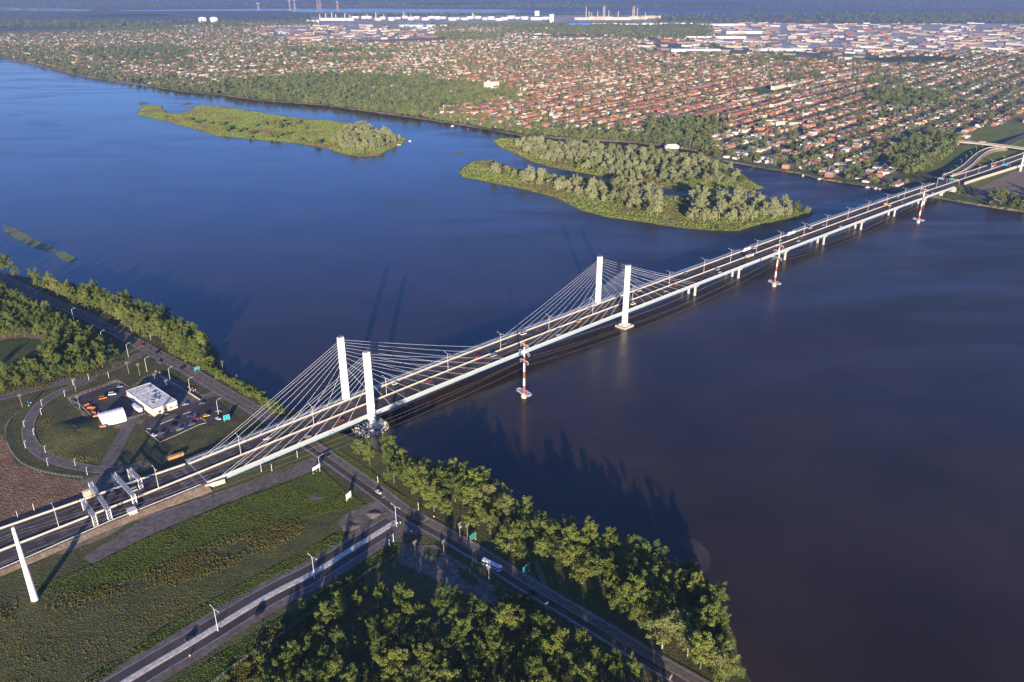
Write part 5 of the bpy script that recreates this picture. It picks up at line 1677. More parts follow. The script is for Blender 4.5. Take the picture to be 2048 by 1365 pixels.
# boats and docks
def boat(x, y, rz, L_, label):
    t = thing('motor_boat', label, 'boat', U(x, y, 0.0), rz, 'small boats by the shores')
    hx, hy = L_ / 2, L_ * .17
    b = MB()
    lo = [(-hx, -hy * .8, -.1), (hx * .6, -hy * .7, -.1), (hx * .92, 0, -.05), (hx * .6, hy * .7, -.1), (-hx, hy * .8, -.1)]
    hi = [(-hx, -hy, .9), (hx * .55, -hy, 1.0), (hx, 0, 1.25), (hx * .55, hy, 1.0), (-hx, hy, .9)]
    b.v = lo + hi
    b.f = [(i, (i + 1) % 5, 5 + (i + 1) % 5, 5 + i) for i in range(5)] + [(9, 8, 7, 6, 5)[::-1], (4, 3, 2, 1, 0)]
    b.build('hull', 'white', t)
    MB().box((-.1 * L_, 0, 1.4), (L_ * .35, hy * 1.3, 1.0), 0, .8).build('cabin', 'white', t)
    MB().box((.06 * L_, 0, 1.55), (.12, hy * 1.0, .5)).build('windscreen', 'glass', t)
for i, (x, y, rz, L_) in enumerate(((797, 291, .2, 9), (820, 283, .5, 6), (1606, 352, 1.2, 8), (1640, 359, .4, 9), (1735, 376, .1, 8), (1752, 378, .3, 7), (1760, 380, .8, 7), (905, 253, .1, 7), (940, 251.5, .3, 6))):
    boat(x, y, rz, L_, 'small white boat on the water, %s from the left among the shore boats' % ordinal(sorted((797, 820, 1606, 1640, 1735, 1752, 1760, 905, 940)).index(x)))
for i, (a, b) in enumerate((((1510, 334), (1500, 341)), ((1612, 347), (1608, 353)), ((1655, 358), (1648, 364)), ((1738, 370), (1730, 377)))):
    p, q = U(*a, 0), U(*b, 0); d = q - p
    t = thing('dock', 'narrow wooden dock reaching into the channel, %s from the left' % ordinal(i), 'dock', p, math.atan2(d.y, d.x), 'docks in the channel')
    MB().box((d.length / 2, 0, .55), (d.length, 1.8, .2)).build('planking', 'wood', t)
    for k in range(3):
        MB().tube((d.length * k / 2, 0, -1), (d.length * k / 2, 0, .5), .15, n=5).build('pile', 'wood', t)

# =================================================================== POWER LINE
def conductor_pts(k):
    lev = (44.5, 38.5, 31.0)[k // 2]; half = (4.6, 6.0, 4.9)[k // 2]; sg = -1 if k % 2 else 1
    return lev, half, sg
PBASE = [U(1048, 795, 0), U(1548, 573, 0), U(1836, 446, 0)]
PNAME = ['nearest the pylons', 'in mid river', 'nearest the far bank']
def big_pole(P, label, striped, z0=0.0, h=48.0, arms=True, r0=0.95, r1=0.5):
    t = thing('power_pylon', label, 'power pylon', (P.x, P.y, z0), BR_RZ, 'river power pylons' if striped else None)
    if striped:
        MB().lathe([(2.3, -3.0), (2.3, 3.2), (2.1, 3.4)], 16).build('foundation', 'concrete', t)
        fr = [0, .16, .30, .43, .59, .72, .89, 1.0]
        zb = 3.2
        for i in range(7):
            a = zb + (h - zb) * fr[i]; b = zb + (h - zb) * fr[i + 1]
            ra = r0 + (r1 - r0) * fr[i]; rb_ = r0 + (r1 - r0) * fr[i + 1]
            MB().tube((0, 0, a), (0, 0, b), ra, rb_, 12).build('pole_section', 'red' if i % 2 == 0 else 'white', t)
        pf = MB()
        ring = [(-7.2, -1.2), (-6.2, -2.1), (-2.6, -2.1), (-1.5, -2.7), (1.5, -2.7), (2.6, -2.1), (6.2, -2.1), (7.2, -1.2), (7.2, 1.2), (6.2, 2.1), (2.6, 2.1), (1.5, 2.7), (-1.5, 2.7), (-2.6, 2.1), (-6.2, 2.1), (-7.2, 1.2)]
        ring = [(y, x) for x, y in ring]
        pf.prism(ring, 3.7, 4.0)
        plat = pf.build('platform', 'steel', t)
        rl = MB()
        for i in range(len(ring)):
            p, q = ring[i], ring[(i + 1) % len(ring)]
            for z in (4.5, 5.1):
                rl.tube((p[0], p[1], z), (q[0], q[1], z), .07, n=4)
            rl.tube((p[0], p[1], 4), (p[0], p[1], 5.1), .07, n=4)
            m_ = ((p[0] + q[0]) / 2, (p[1] + q[1]) / 2)
            rl.tube((m_[0], m_[1], 4), (m_[0], m_[1], 5.1), .05, n=4)
        rl.build('railing', 'whitepost', plat)
    else:
        MB().tube((0, 0, -.5), (0, 0, h), r0, r1, 14).build('pole', 'white', t)
        fl = MB()
        for z in (.3, h * .36, h * .7):
            rr_ = r0 + (r1 - r0) * z / h
            fl.lathe([(rr_ + .12, z - .12), (rr_ + .12, z + .12)], 14)
        for z in (.3, h * .36, h * .7):
            rr_ = r0 + (r1 - r0) * z / h
            MB().lathe([(rr_ + .12, z - .12), (rr_ + .12, z + .12)], 14).build('flange', 'white', t)
    if arms:
        for k in range(6):
            lev, half, sg = conductor_pts(k)
            pts = []
            for j in range(7):
                u = j / 6
                pts.append((0, sg * (.5 + (half - .5) * u), lev + .2 + 1.5 * math.sin(u * math.pi * .62) - 1.5 * u ** 2.5))
            a_ = MB().path(pts, [.26, .24, .22, .2, .18, .16, .14], 6).build('arm', 'whitepost', t)
            e = pts[-1]
            ins = MB().tube(e, (0, sg * (half - .9), lev - 1.8), .08, n=5)
            ins.tube((0, sg * (half * .45), lev + .4), (0, sg * (half - .9), lev - 1.8), .08, n=5)
            ins.build('insulator', 'whitepost', a_)
    return t
for P, nm in zip(PBASE, PNAME):
    big_pole(P, 'red and white striped power pylon standing in the river, the one %s' % nm, True)
LPOLE = U(70, 1200, GZ)
big_pole(LPOLE, 'white tapered steel power pole on the grass at the left edge', False, GZ, 46.0, arms=False, r0=1.75, r1=.8)
RPOLE = U(2040, 343, GZ)
big_pole(RPOLE, 'white power pole cut by the right edge beyond the bridge', False, GZ, 50.0, arms=False, r0=1.7, r1=.9)
LP2 = LPOLE - BD * 330
for k in range(6):
    lev, half, sg = conductor_pts(k)
    nodes = []
    for P in [LP2] + [LPOLE] + PBASE + [RPOLE]:
        if P in PBASE:
            nodes.append(P + BN * sg * (half - .9) + Vector((0, 0, lev - 1.8)))
        else:
            nodes.append(P + BN * sg * 1.3 + Vector((0, 0, lev - 2.0)))
    pts = []
    for a, b in zip(nodes, nodes[1:]):
        L_ = (b - a).length
        for j in range(18):
            u = j / 18
            v = a.lerp(b, u); v.z -= 4 * u * (1 - u) * (L_ / 360) ** 2 * 9.0
            pts.append(v)
    pts.append(nodes[-1])
    o = MB().path([p - pts[0] for p in pts], 0.038, 4).build('power_cable', 'wire'); o.location = pts[0]
    tag(o, '%s power cable on the %s side of the striped pylons' % (['upper', 'middle', 'lower'][k // 2], 'bridge' if sg > 0 else 'camera'), 'power cable', 'cables of the power line')

# =================================================================== LAMPS
def lamp_meshes(h, arms, reach):
    pole = MB().tube((0, 0, 0), (0, 0, h - .6), .15, .1, 6).mesh('lamp_pole', 'whitepost')
    A = []
    for sg, L_ in arms:
        pts = [(0, 0, h - 1.4), (0, sg * L_ * .35, h - .35), (0, sg * L_ * .7, h + .0), (0, sg * L_, h + .1)]
        arm = MB().path(pts, .075, 5).mesh('lamp_arm', 'whitepost')
        head = MB().box((0, sg * (L_ + .45), h + .08), (.42, 1.0, .2), 0, .8).mesh('lamp_head', 'whitepost')
        A.append((arm, head))
    base = MB().box((0, 0, .2), (.6, .6, .5), 0, .8).mesh('lamp_base', 'concrete')
    return pole, A, base
LM2 = lamp_meshes(14.5, ((1, 3.4), (-1, 2.6)), 3)
LM1 = lamp_meshes(12.0, ((1, 2.8),), 3)
LMS = lamp_meshes(5.0, ((1, .4),), .4)
def lamp(P, rz, kind, label, group):
    pole, A, base = kind
    t = thing('street_lamp', label, 'street lamp', P, rz, group)
    obj('base', base, t); po = obj('pole', pole, t)
    for a, h_ in A:
        ar = obj('arm', a, t); obj('lamp_head', h_, ar)
    return t
BL = [-92, -37, 25, 84, 140, 197, 254, 311, 368, 427, 476, 527, 576, 630, 685, 740, 795, 850, 905, 960, 1015]
for i, s in enumerate(BL):
    lamp(SQ(s, 15.5, ZDs(s) + 1.0), BR_RZ, LM2, 'twin-armed lamp on the bridge median, %s from the near bank end' % ordinal(i), 'bridge median lamps')
for i, s in enumerate((-147, -205, -265)):
    lamp(SQ(s, 15.5, ZDs(s) + 1.0), BR_RZ, LM2, 'twin-armed lamp on the highway median near the toll gantries, %s from the bridge' % ordinal(i), 'highway median lamps')
for i, s in enumerate((1070, 1125, 1180, 1235, 1290)):
    lamp(SQ(s, 15.5, ZDs(s) + 1.0), BR_RZ, LM2, 'twin-armed lamp on the highway beyond the far bridge end, %s from the bridge' % ordinal(i), 'far highway lamps')
avd = math.atan2((av[20] - av[10]).y, (av[20] - av[10]).x)
for i, (x, y) in enumerate(((793, 1053), (629, 1156), (436, 1262), (182, 1420))):
    if y < 1400:
        lamp(U(x, y, RZ + .12), avd, LM2, 'twin-armed lamp on the avenue median, %s from the junction' % ordinal(i), 'avenue median lamps')
def road_angle(P, line):
    j = min(range(1, len(line) - 1), key=lambda i: (line[i].x - P.x) ** 2 + (line[i].y - P.y) ** 2)
    d = line[j + 1] - line[j - 1]
    return math.atan2(d.y, d.x)
for i, (x, y) in enumerate(((148, 642), (206, 688), (257, 714), (294, 743), (341, 763), (381, 785), (437, 829), (640, 944))):
    P = U(x, y, GZ)
    lamp(P, road_angle(P, bl), LM1, 'single-armed lamp beside the shore boulevard, %s from the left' % ordinal(i), 'boulevard lamps')
for i, (x, y) in enumerate(((84, 812), (83, 830), (68, 871), (49, 855), (51, 896), (91, 906), (96, 931), (151, 932), (175, 950), (130, 793))):
    P = U(x, y, GZ)
    lamp(P, road_angle(P, lp), LMS, 'short white light post along the loop ramp, %s from the left' % ordinal(sorted((84, 83, 68, 49, 51, 91, 96, 151, 175, 130)).index(x)), 'loop ramp light posts')
for i, (x, y) in enumerate(((523, 943), (544, 942), (595, 915), (147, 771), (178, 760), (218, 756), (756, 966), (837, 1020), (69, 1022), (36, 1036), (779, 1094), (787, 1083))):
    o = thing('marker_post', 'slim white marker post on the near bank, %s from the left' % ordinal(sorted((523, 544, 595, 147, 178, 218, 756, 837, 69, 36, 779, 787)).index(x)), 'post', U(x, y, GZ), 0, 'white marker posts')
    MB().tube((0, 0, -.1), (0, 0, 5.2), .16, .13, 6).build('post', 'whitepost', o); MB().box((0, 0, .2), (.7, .7, .5), 0, .8).build('base', 'concrete', o)
for i, (x, y) in enumerate(((1889, 358), (1903, 350), (1913, 343), (1922, 330), (1932, 321), (1942, 314), (1952, 304), (1938, 288), (1965, 295))):
    lamp(U(x, y, 6.0) if False else Vector((U(x, y, GZ + 3).x, U(x, y, GZ + 3).y, GZ)), 0.9, LM1, 'slim lamp along the curving exit ramp, %s from the bottom' % ordinal(i), 'exit ramp lamps')

# =================================================================== UTILITY POLES
def util_pole(x, y, h, rz, label, transf=False):
    t = thing('utility_pole', label, 'utility pole', U(x, y, GZ), rz, 'wooden utility poles')
    MB().tube((0, 0, -.3), (0, 0, h), .2, .13, 6).build('pole', 'wood', t)
    for z in (h - .4, h - 1.5):
        ca_ = MB().box((0, 0, z), (.14, 2.8, .16)).build('crossarm', 'wood', t)
        for q in (-1.2, -.5, .5, 1.2):
            MB().tube((0, q, z + .08), (0, q, z + .42), .06, n=5).build('insulator', 'whitepost', ca_)
    if transf:
        for q in (-.55, .55):
            MB().tube((.45, q, h - 3.4), (.45, q, h - 2.2), .42, n=10).build('transformer', 'steel', t)
    return t
UPX = [(831, 1114, 11), (888, 1110, 10), (978, 1166, 11), (1093, 1238, 11), (1338, 1388, 11), (920, 1077, 11), (935, 1079, 10.5), (45, 815, 11), (152, 783, 11), (160, 818, 11), (258, 748, 11), (280, 752, 11), (312, 768, 9), (335, 780, 9)]
for i, (x, y, h_) in enumerate(UPX):
    P = U(x, y, GZ)
    util_pole(x, y, h_, road_angle(P, bl), 'wooden utility pole on the near bank, %s counted from the left' % ordinal(sorted(u[0] for u in UPX).index(x)) + (' with two transformers' if x == 920 else ''), x in (920,))
def wire(a, b, za, zb, r, label, sag=.8):
    p = U(a[0], a[1], GZ); p.z = GZ + za
    q = U(b[0], b[1], GZ); q.z = GZ + zb
    pts = []
    for j in range(11):
        u = j / 10
        v = p.lerp(q, u); v.z -= 4 * u * (1 - u) * sag
        pts.append(v - p)
    o = MB().path(pts, r, 4).build('overhead_wire', 'darkmetal'); o.location = p
    tag(o, label, 'wire', 'overhead street wires')
for i, (a, b) in enumerate((((831, 1114), (888, 1110)), ((888, 1110), (978, 1166)), ((978, 1166), (1093, 1238)), ((1093, 1238), (1338, 1388)), ((920, 1077), (935, 1079)), ((45, 815), (152, 783)), ((152, 783), (258, 748)), ((258, 748), (280, 752)))):
    wire(a, b, 10.2, 10.2, .03, 'dark overhead wire strung between utility poles, %s span' % ordinal(i))

# =================================================================== VEHICLES
CARP = {}
def car_meshes(kind):
    if kind in CARP: return CARP[kind]
    L_, W, hb, hr = {'car': (4.6, 1.85, .85, 1.45), 'suv': (4.8, 1.95, 1.05, 1.8), 'van': (5.6, 2.1, 1.2, 2.4)}[kind]
    b = MB()
    prof = [(-L_ / 2, .35), (-L_ / 2 - .02, hb * .8), (-L_ / 2 + .15, hb), (L_ * .2, hb), (L_ / 2 - .25, hb * .86), (L_ / 2, hb * .6), (L_ / 2, .35)]
    rows_ = []
    for y, k in ((-W / 2, 1), (-W / 2 + .08, 1.0), (W / 2 - .08, 1.0), (W / 2, 1)):
        dz = 0 if abs(y) < W / 2 - .01 else -.06
        rows_.append([(x, y, z + (dz if z > .5 else 0)) for x, z in prof + prof[:1]])
    b.strip(rows_)
    for r_, rev in ((rows_[0], 0), (rows_[-1], 1)):
        k0 = len(b.v); b.v += r_[:-1]
        f = tuple(range(k0, k0 + len(prof))); b.f.append(f if rev else f[::-1])
    # cabin: glass lower part, roof plate
    x0, x1 = (-L_ * .42, L_ * .2) if kind != 'van' else (-L_ * .48, L_ * .33)
    t0, t1 = (x0 + .5, x1 - .75) if kind == 'car' else (x0 + .2, x1 - .6)
    g_ = MB()
    w1, w2 = W / 2 - .08, W / 2 - .22
    g_.v = [(x0, -w1, hb - .02), (x1, -w1, hb - .02), (x1, w1, hb - .02), (x0, w1, hb - .02), (t0, -w2, hr - .06), (t1, -w2, hr - .06), (t1, w2, hr - .06), (t0, w2, hr - .06)]
    g_.f = [(0, 1, 5, 4), (1, 2, 6, 5), (2, 3, 7, 6), (3, 0, 4, 7), (4, 5, 6, 7), (3, 2, 1, 0)]
    rf = MB().box(((t0 + t1) / 2, 0, hr - .03), (t1 - t0 + .12, 2 * w2 + .08, .08))
    wh = MB()
    wh.v = []
    wheel = MB().tube((0, -.11, 0), (0, .11, 0), .33, n=12).mesh('wheel', 'tyre')
    hl = MB().box((0, 0, 0), (.08, .36, .16)).mesh('headlight', 'white')
    tl = MB().box((0, 0, 0), (.08, .3, .18)).mesh('tail_light', 'red')
    CARP[kind] = (b, g_.mesh('window', 'glass'), rf, wheel, hl, tl, L_, W, hb)
    return CARP[kind]
CARM = {}
def car(P, rz, kind, colname, label, group=None, name='car'):
    col = {'white': (.75, .75, .74), 'black': (.015, .015, .018), 'grey': (.18, .18, .19), 'silver': (.42, .43, .45), 'red': (.45, .025, .02), 'blue': (.04, .07, .2), 'yellow': (.75, .36, .03), 'orange': (.6, .2, .04)}[colname]
    if colname not in CARM:
        CARM[colname] = mat('car_paint_' + colname, col, .25, .03, spec=.6)
    b, g_, rf, wheel, hl, tl, L_, W, hb = car_meshes(kind)
    key = (kind, colname)
    if key not in CARM:
        CARM[key] = (b.mesh('car_body', CARM[colname]), rf.mesh('car_roof', CARM[colname]))
    t = thing(name, label, 'car' if kind != 'van' else 'van', P, rz, group)
    bo = obj('body', CARM[key][0], t); obj('window', g_, t); obj('roof', CARM[key][1], t)
    for sx in (-.31, .31):
        for sy in (-1, 1):
            obj('wheel', wheel, t, (sx * L_, sy * (W / 2 - .1), .33))
    for sy in (-.34, .34):
        obj('headlight', hl, bo, (L_ / 2, sy * W, hb * .62)); obj('tail_light', tl, bo, (-L_ / 2, sy * W, hb * .68))
    return t
# on the bridge: (s, q, kind, colour); near carriageway runs away from the camera side, far one towards it
OB = [(-160, 24, 'van', 'silver'), (-20, 6.6, 'car', 'red'), (8, 10.4, 'van', 'white'), (24, 4.2, 'car', 'black'), (62, 11, 'car', 'red'), (98, 6.8, 'car', 'black'), (150, 22, 'car', 'grey'), (197, 3.8, 'car', 'white'), (205, 10.6, 'car', 'blue'), (232, 12, 'suv', 'yellow'), (262, 26, 'car', 'grey'), (302, 7, 'van', 'white'),
      (318, 22, 'car', 'black'), (352, 7.2, 'car', 'silver'), (392, 18.8, 'car', 'black'), (410, 26, 'car', 'grey'), (440, 3.9, 'car', 'white'), (446, 10.6, 'suv', 'silver'), (480, 22, 'car', 'blue'), (540, 26.2, 'car', 'white'), (590, 22.4, 'car', 'silver'), (604, 7, 'car', 'white'), (618, 11, 'car', 'grey'), (665, 26, 'van', 'white'), (690, 22, 'car', 'silver'), (700, 3.8, 'car', 'white'),
      (745, 7, 'car', 'red'), (790, 22, 'car', 'black'), (820, 18.6, 'car', 'grey'), (880, 7, 'car', 'silver'), (930, 22, 'car', 'black'), (975, 4, 'car', 'white'), (1010, 24, 'car', 'grey'), (-70, 22, 'car', 'white'), (-48, 4.0, 'car', 'silver'), (40, 26, 'car', 'white'), (118, 18.8, 'car', 'red'), (128, 10.6, 'van', 'silver'), (176, 26, 'van', 'white'), (284, 4, 'car', 'grey'), (334, 26.2, 'car', 'white'), (372, 10.8, 'car', 'red'), (560, 4, 'car', 'black'), (640, 18.8, 'car', 'red'), (850, 11, 'van', 'white'), (910, 26, 'car', 'white')]
OB.sort()
for i, (s, q, kd, cn_) in enumerate(OB):
    P = SQ(s, q, ZDs(s) + .02)
    car(P, BR_RZ + (0 if q < 15 else math.pi), kd, cn_, '%s %s on the bridge in the %s carriageway, %s vehicle from the near bank' % (cn_, 'van' if kd == 'van' else 'car', 'near' if q < 15 else 'far', ordinal(i)), 'cars on the bridge')
def truck(P, rz, L_, boxm, label, name='truck'):
    t = thing(name, label, 'truck', P, rz)
    MB().box((-L_ * .1, 0, 2.45), (L_ * .76, 2.5, 2.7)).build('cargo_box', boxm, t)
    c_ = MB().box((L_ * .41, 0, 1.7), (L_ * .16, 2.3, 2.2), 0, .9).build('cab', 'white', t)
    MB().box((L_ * .485, 0, 2.2), (.1, 1.9, .8)).build('windscreen', 'glass', c_)
    MB().box((0, 0, .85), (L_ * .94, 1.0, .4)).build('chassis', 'darkmetal', t)
    for sx in (-.38, -.27, .3, .42):
        for sy in (-1, 1):
            MB().tube((sx * L_, sy * 1.15 - .15, .5), (sx * L_, sy * 1.15 + .15, .5), .5, n=12).build('wheel', 'tyre', t)
truck(SQ(527, 27.6, ZDs(527) + .02), BR_RZ + math.pi, 16, 'white', 'white box truck near the outer edge of the bridge, left one of two')
truck(SQ(622, 27.6, ZDs(622) + .02), BR_RZ + math.pi, 17, 'white', 'white box truck near the outer edge of the bridge, right one of two')
truck(SQ(508, 12.2, ZDs(508) + .02), BR_RZ, 13, 'beige', 'beige truck in the near carriageway beside the mid-river striped pylon')
truck(SQ(1262, 20, ZDs(1262) + .02), BR_RZ + math.pi, 16, 'red', 'red box truck on the highway beyond the far bridge end')
# on the streets
def on_road(x, y, z=RZ + .02): return U(x, y, z)
ST = [(757, 986, 'car', 'white', 0, 'white car on the boulevard approaching the junction'), (830, 1043, 'suv', 'black', 1, 'dark car waiting on the boulevard at the junction'), (654, 912, 'car', 'black', 0, 'dark car on the boulevard just right of the bridge'), (1065, 1184, 'car', 'black', 1, 'dark car in deep shade on the boulevard below the bus'),
      (176, 640, 'car', 'red', 0, 'bright red car on the boulevard between the left woods'), (213, 652, 'car', 'red', 1, 'dark red car second along the boulevard in the left wood'), (220, 661, 'car', 'grey', 0, 'grey car on the boulevard after the two red ones'), (283, 692, 'car', 'red', 1, 'red car at the left junction of the boulevard'), (314, 707, 'car', 'black', 0, 'dark car leaving the left junction'), (318, 726, 'car', 'grey', 0, 'grey car on the boulevard opposite the service building'), (363, 738, 'car', 'black', 1, 'black car on the boulevard before the small green sign')]
for x, y, kd, cn_, rev, lab in ST:
    P = on_road(x, y)
    car(P, road_angle(P, bl) + (math.pi if rev else 0), kd, cn_, lab)
for x, y, kd, cn_, rev, lab in ((519, 1228, 'suv', 'black', 1, 'black car driving up the avenue beside its concrete median'), (380, 1278, 'car', 'black', 0, 'black car on the avenue left of its concrete median')):
    P = on_road(x, y, RZ - .02)
    car(P, avd + (math.pi if rev else 0), kd, cn_, lab)
# parked
PK = [(413, 833, 'suv', 'yellow', .5, 'yellow car parked by the service building car park exit'), (437, 839, 'car', 'white', -.5, 'white car parked right of the yellow car'), (380, 834, 'car', 'blue', .45, 'blue car parked in the upper car park row'), (352, 842, 'car', 'black', .4, 'black car parked in the middle car park row, left one'), (345, 855, 'suv', 'black', .4, 'black car parked in the lower middle of the car park'), (404, 808, 'car', 'grey', .5, 'grey car on the car park driveway'), (371, 810, 'car', 'silver', .5, 'silver car parked on earth beside the service building corner'),
      (335, 775, 'car', 'black', -.7, 'black car parked behind the service building, middle one'), (326, 777, 'car', 'blue', -.7, 'dark blue car parked behind the service building, left one'), (346, 792, 'car', 'black', -.7, 'black car parked behind the service building, right one'), (240, 775, 'car', 'silver', .5, 'silver car parked at the upper yard edge'), (316, 835, 'car', 'black', .5, 'black car parked against the service building front, left'), (330, 830, 'car', 'grey', .5, 'grey car parked against the service building front, right')]
for i_, (x, y, kd, cn_, a) in enumerate(((322, 868, 'car', 'grey', .95), (332, 872, 'car', 'black', .95), (360, 860, 'car', 'silver', .95), (372, 855, 'car', 'blue', .95), (384, 850, 'suv', 'grey', .95), (308, 872, 'car', 'white', -.3), (392, 838, 'car', 'red', -.6), (225, 790, 'van', 'white', .3), (206, 798, 'van', 'orange', .6), (150, 806, 'car', 'blue', .2))):
    PK.append((x, y, kd, cn_, a, '%s %s in the yard round the service building, %s of the scattered ones' % (cn_, 'van' if kd == 'van' else 'car', ordinal(i_))))
for x, y, kd, cn_, a, lab in PK:
    car(U(x, y, GZ + .22), a, kd, cn_, lab, 'cars parked round the service building')
# bus
p, q = U(965, 1126, RZ), U(1002, 1144, RZ)
bt = thing('bus', 'white city bus on the shaded boulevard right of the junction', 'bus', ((p.x + q.x) / 2, (p.y + q.y) / 2, RZ + .02), math.atan2(q.y - p.y, q.x - p.x))
bb = MB().box((0, 0, 1.75), (12.4, 2.6, 2.7)).build('body', 'white', bt)
M['busroof'] = mat('bus_roof', (.70, .72, .80), .5, .04)
MB().box((0, 0, 3.13), (12.2, 2.4, .1)).build('roof', 'busroof', bt)
for sy in (-1, 1):
    for k in range(6):
        MB().box((-5.0 + k * 2.0, sy * 1.3, 2.05), (1.75, .06, 1.1)).build('side_window', 'glass', bb)
    MB().box((0, sy * 1.3, .95), (12.0, .05, .25)).build('stripe', 'darkmetal', bb)
for sx in (-6.2, 6.2):
    MB().box((sx, 0, 2.0), (.06, 2.2, 1.4)).build('windscreen', 'glass', bb)
MB().box((-2.5, 0, 3.25), (2.2, 1.6, .25)).build('roof_unit', 'white', bt)
MB().box((3, 0, 3.22), (.8, .8, .14)).build('roof_hatch', 'white', bt)
for sx in (-3.6, 3.4):
    for sy in (-1, 1):
        MB().tube((sx, sy * 1.2 - .14, .48), (sx, sy * 1.2 + .14, .48), .48, n=12).build('wheel', 'tyre', bt)

# =================================================================== TOLL GANTRIES
def gantry(a, b, h, label, extra=False):
    p, q = U(*a, GZ + 1.2), U(*b, GZ + 1.2)
    p.z = q.z = GZ + 1.0
    d = q - p; L_ = d.length
    t = thing('toll_gantry', label, 'gantry', p, math.atan2(d.y, d.x), 'steel toll gantries')
    def lattice(pts4a, pts4b, n_, r_):
        m_ = MB()
        for i in range(4):
            m_.tube(pts4a[i], pts4b[i], r_, n=4)
        for k in range(n_):
            u, v = k / n_, (k + 1) / n_
            for i, j in ((0, 1), (1, 2), (2, 3), (3, 0)):
                A_ = Vector(pts4a[i]).lerp(Vector(pts4b[i]), u); B_ = Vector(pts4a[j]).lerp(Vector(pts4b[j]), v)
                m_.tube(A_, B_, r_ * .6, n=4)
        return m_
    w_ = .7
    for x in (0, L_):
        lattice([(x - w_, -w_ * 1.6, -1.2), (x + w_, -w_ * 1.6, -1.2), (x + w_, w_ * 1.6, -1.2), (x - w_, w_ * 1.6, -1.2)], [(x - w_, -w_ * 1.6, h), (x + w_, -w_ * 1.6, h), (x + w_, w_ * 1.6, h), (x - w_, w_ * 1.6, h)], 5, .16).build('leg', 'whitepost', t)
        MB().box((x, 0, -1.0), (2.2, 3.2, .9)).build('footing', 'concrete', t)
    bm_ = lattice([(-w_, -w_ * 1.6, h - 1.5), (-w_, w_ * 1.6, h - 1.5), (-w_, w_ * 1.6, h), (-w_, -w_ * 1.6, h)], [(L_ + w_, -w_ * 1.6, h - 1.5), (L_ + w_, w_ * 1.6, h - 1.5), (L_ + w_, w_ * 1.6, h), (L_ + w_, -w_ * 1.6, h)], int(L_ / 2), .15).build('beam', 'steel', t)
    MB().box((L_ / 2, 0, h - 1.52), (L_, 1.2, .08)).build('catwalk', 'steel', t)
    for k in range(int(L_ / 4.2)):
        MB().box((2.5 + k * 4.2, -1.5, h - 1.9), (.9, .6, .6)).build('toll_camera', 'whitepost', bm_)
    return t
gantry((192.7, 1054), (171, 1020), 8.4, 'toll gantry over the near carriageway, leftmost of four')
gantry((221, 1041), (186, 986), 8.4, 'toll gantry across both carriageways, second from the left')
gantry((271, 1012), (232, 968), 8.4, 'toll gantry across both carriageways, third from the left')
gantry((283, 979), (263, 959), 8.4, 'toll gantry over the far carriageway, rightmost of four')
# equipment cabinets
P = U(266, 1030, GZ)
k_ = thing('toll_kiosk', 'small cream flat-roofed equipment hut beside the toll gantries', 'hut', P, BR_RZ)
w_ = MB().box((0, 0, 1.9), (4.6, 4.4, 3.9)).build('wall', 'wallcream', k_)
MB().box((0, 0, 3.95), (5.0, 4.8, .25)).build('roof', 'roofwhite', k_)
MB().box((.2, -2.2, 1.6), (1.1, .1, 2.2)).build('door', 'whitepost', w_)
MB().box((-1.4, -2.2, 2.2), (.8, .1, .6)).build('vent', 'darkmetal', w_)
P = U(180, 996, GZ + .5)
k_ = thing('equipment_cabinet', 'raised beige equipment cabinet beyond the highway behind the second gantry', 'cabinet', (P.x, P.y, GZ), BR_RZ)
MB().box((0, 0, 4.4), (6.5, 2.4, 3.4)).build('cabinet', 'beige', k_)
MB().box((0, 0, 6.2), (7.0, 2.8, .25)).build('roof', 'roofwhite', k_)
for x in (-2.8, 2.8):
    for y in (-.9, .9):
        MB().tube((x, y, -.2), (x, y, 2.8), .15, n=6).build('leg', 'steel', k_)

# =================================================================== SERVICE BUILDING
c4 = [U(254.4, 782, 9), U(298, 766, 9), U(352, 802, 9), U(306, 821, 9)]
cx = sum((p for p in c4), Vector()) / 4
ang = math.atan2((c4[2] - c4[1]).y, (c4[2] - c4[1]).x)
sb = thing('service_building', 'low pale flat-roofed service building inside the loop of roads', 'building', (cx.x, cx.y, GZ), ang)
LX, LY = 44.0, 18.5
wl = MB().box((0, 0, 2.8), (LX, LY, 6.0)).build('wall', 'wallcream', sb)
rf = MB().box((0, 0, 6.05), (LX - .6, LY - .6, .12)).build('roof', 'roofwhite', sb)
for c_, s_ in (((0, LY / 2, 6.05), (LX + .3, .35, .45)), ((0, -LY / 2, 6.05), (LX + .3, .35, .45)), ((LX / 2, 0, 6.05), (.35, LY + .3, .45)), ((-LX / 2, 0, 6.05), (.35, LY + .3, .45))):
    MB().box(c_, s_).build('parapet', 'white', sb)
MB().box((-9, 0, 6.15), (.4, LY - 1, .16)).build('roof_seam', 'white', rf)
for x, y, sx, sy, h_ in ((6, -1.5, 3.0, 2.0, 1.5), (9.5, 0, 2.0, 2.0, 1.2), (9, -4, 2.4, 1.6, 1.3), (-3, 3, 2, 2, 1.0), (-14, 4.5, 2, 1.6, 1.1), (3, 4, 1, 1, .8), (12, -5, 4, .6, .6)):
    MB().box((x, y, 6.1 + h_ / 2), (sx, sy, h_)).build('roof_unit', 'steel', rf)
for k in range(3):
    MB().box((LX / 2, -4.5 + k * 4.5, 2.4), (.12, 1.8, 1.6)).build('window', 'darkglass', wl)
for k in range(5):
    MB().box((-14 + k * 6.5, -LY / 2, 1.9), (3.6, .14, 3.6)).build('garage_door', 'whitepost', wl)
MB().box((LX / 2 + 1.2, 6, 2.7), (2.6, 3.2, .25)).build('canopy', 'white', sb)
MB().box((-LX / 2 - .1, -4, 3.4), (.12, 6, 3)).build('blue_panel', 'signcyan', wl)
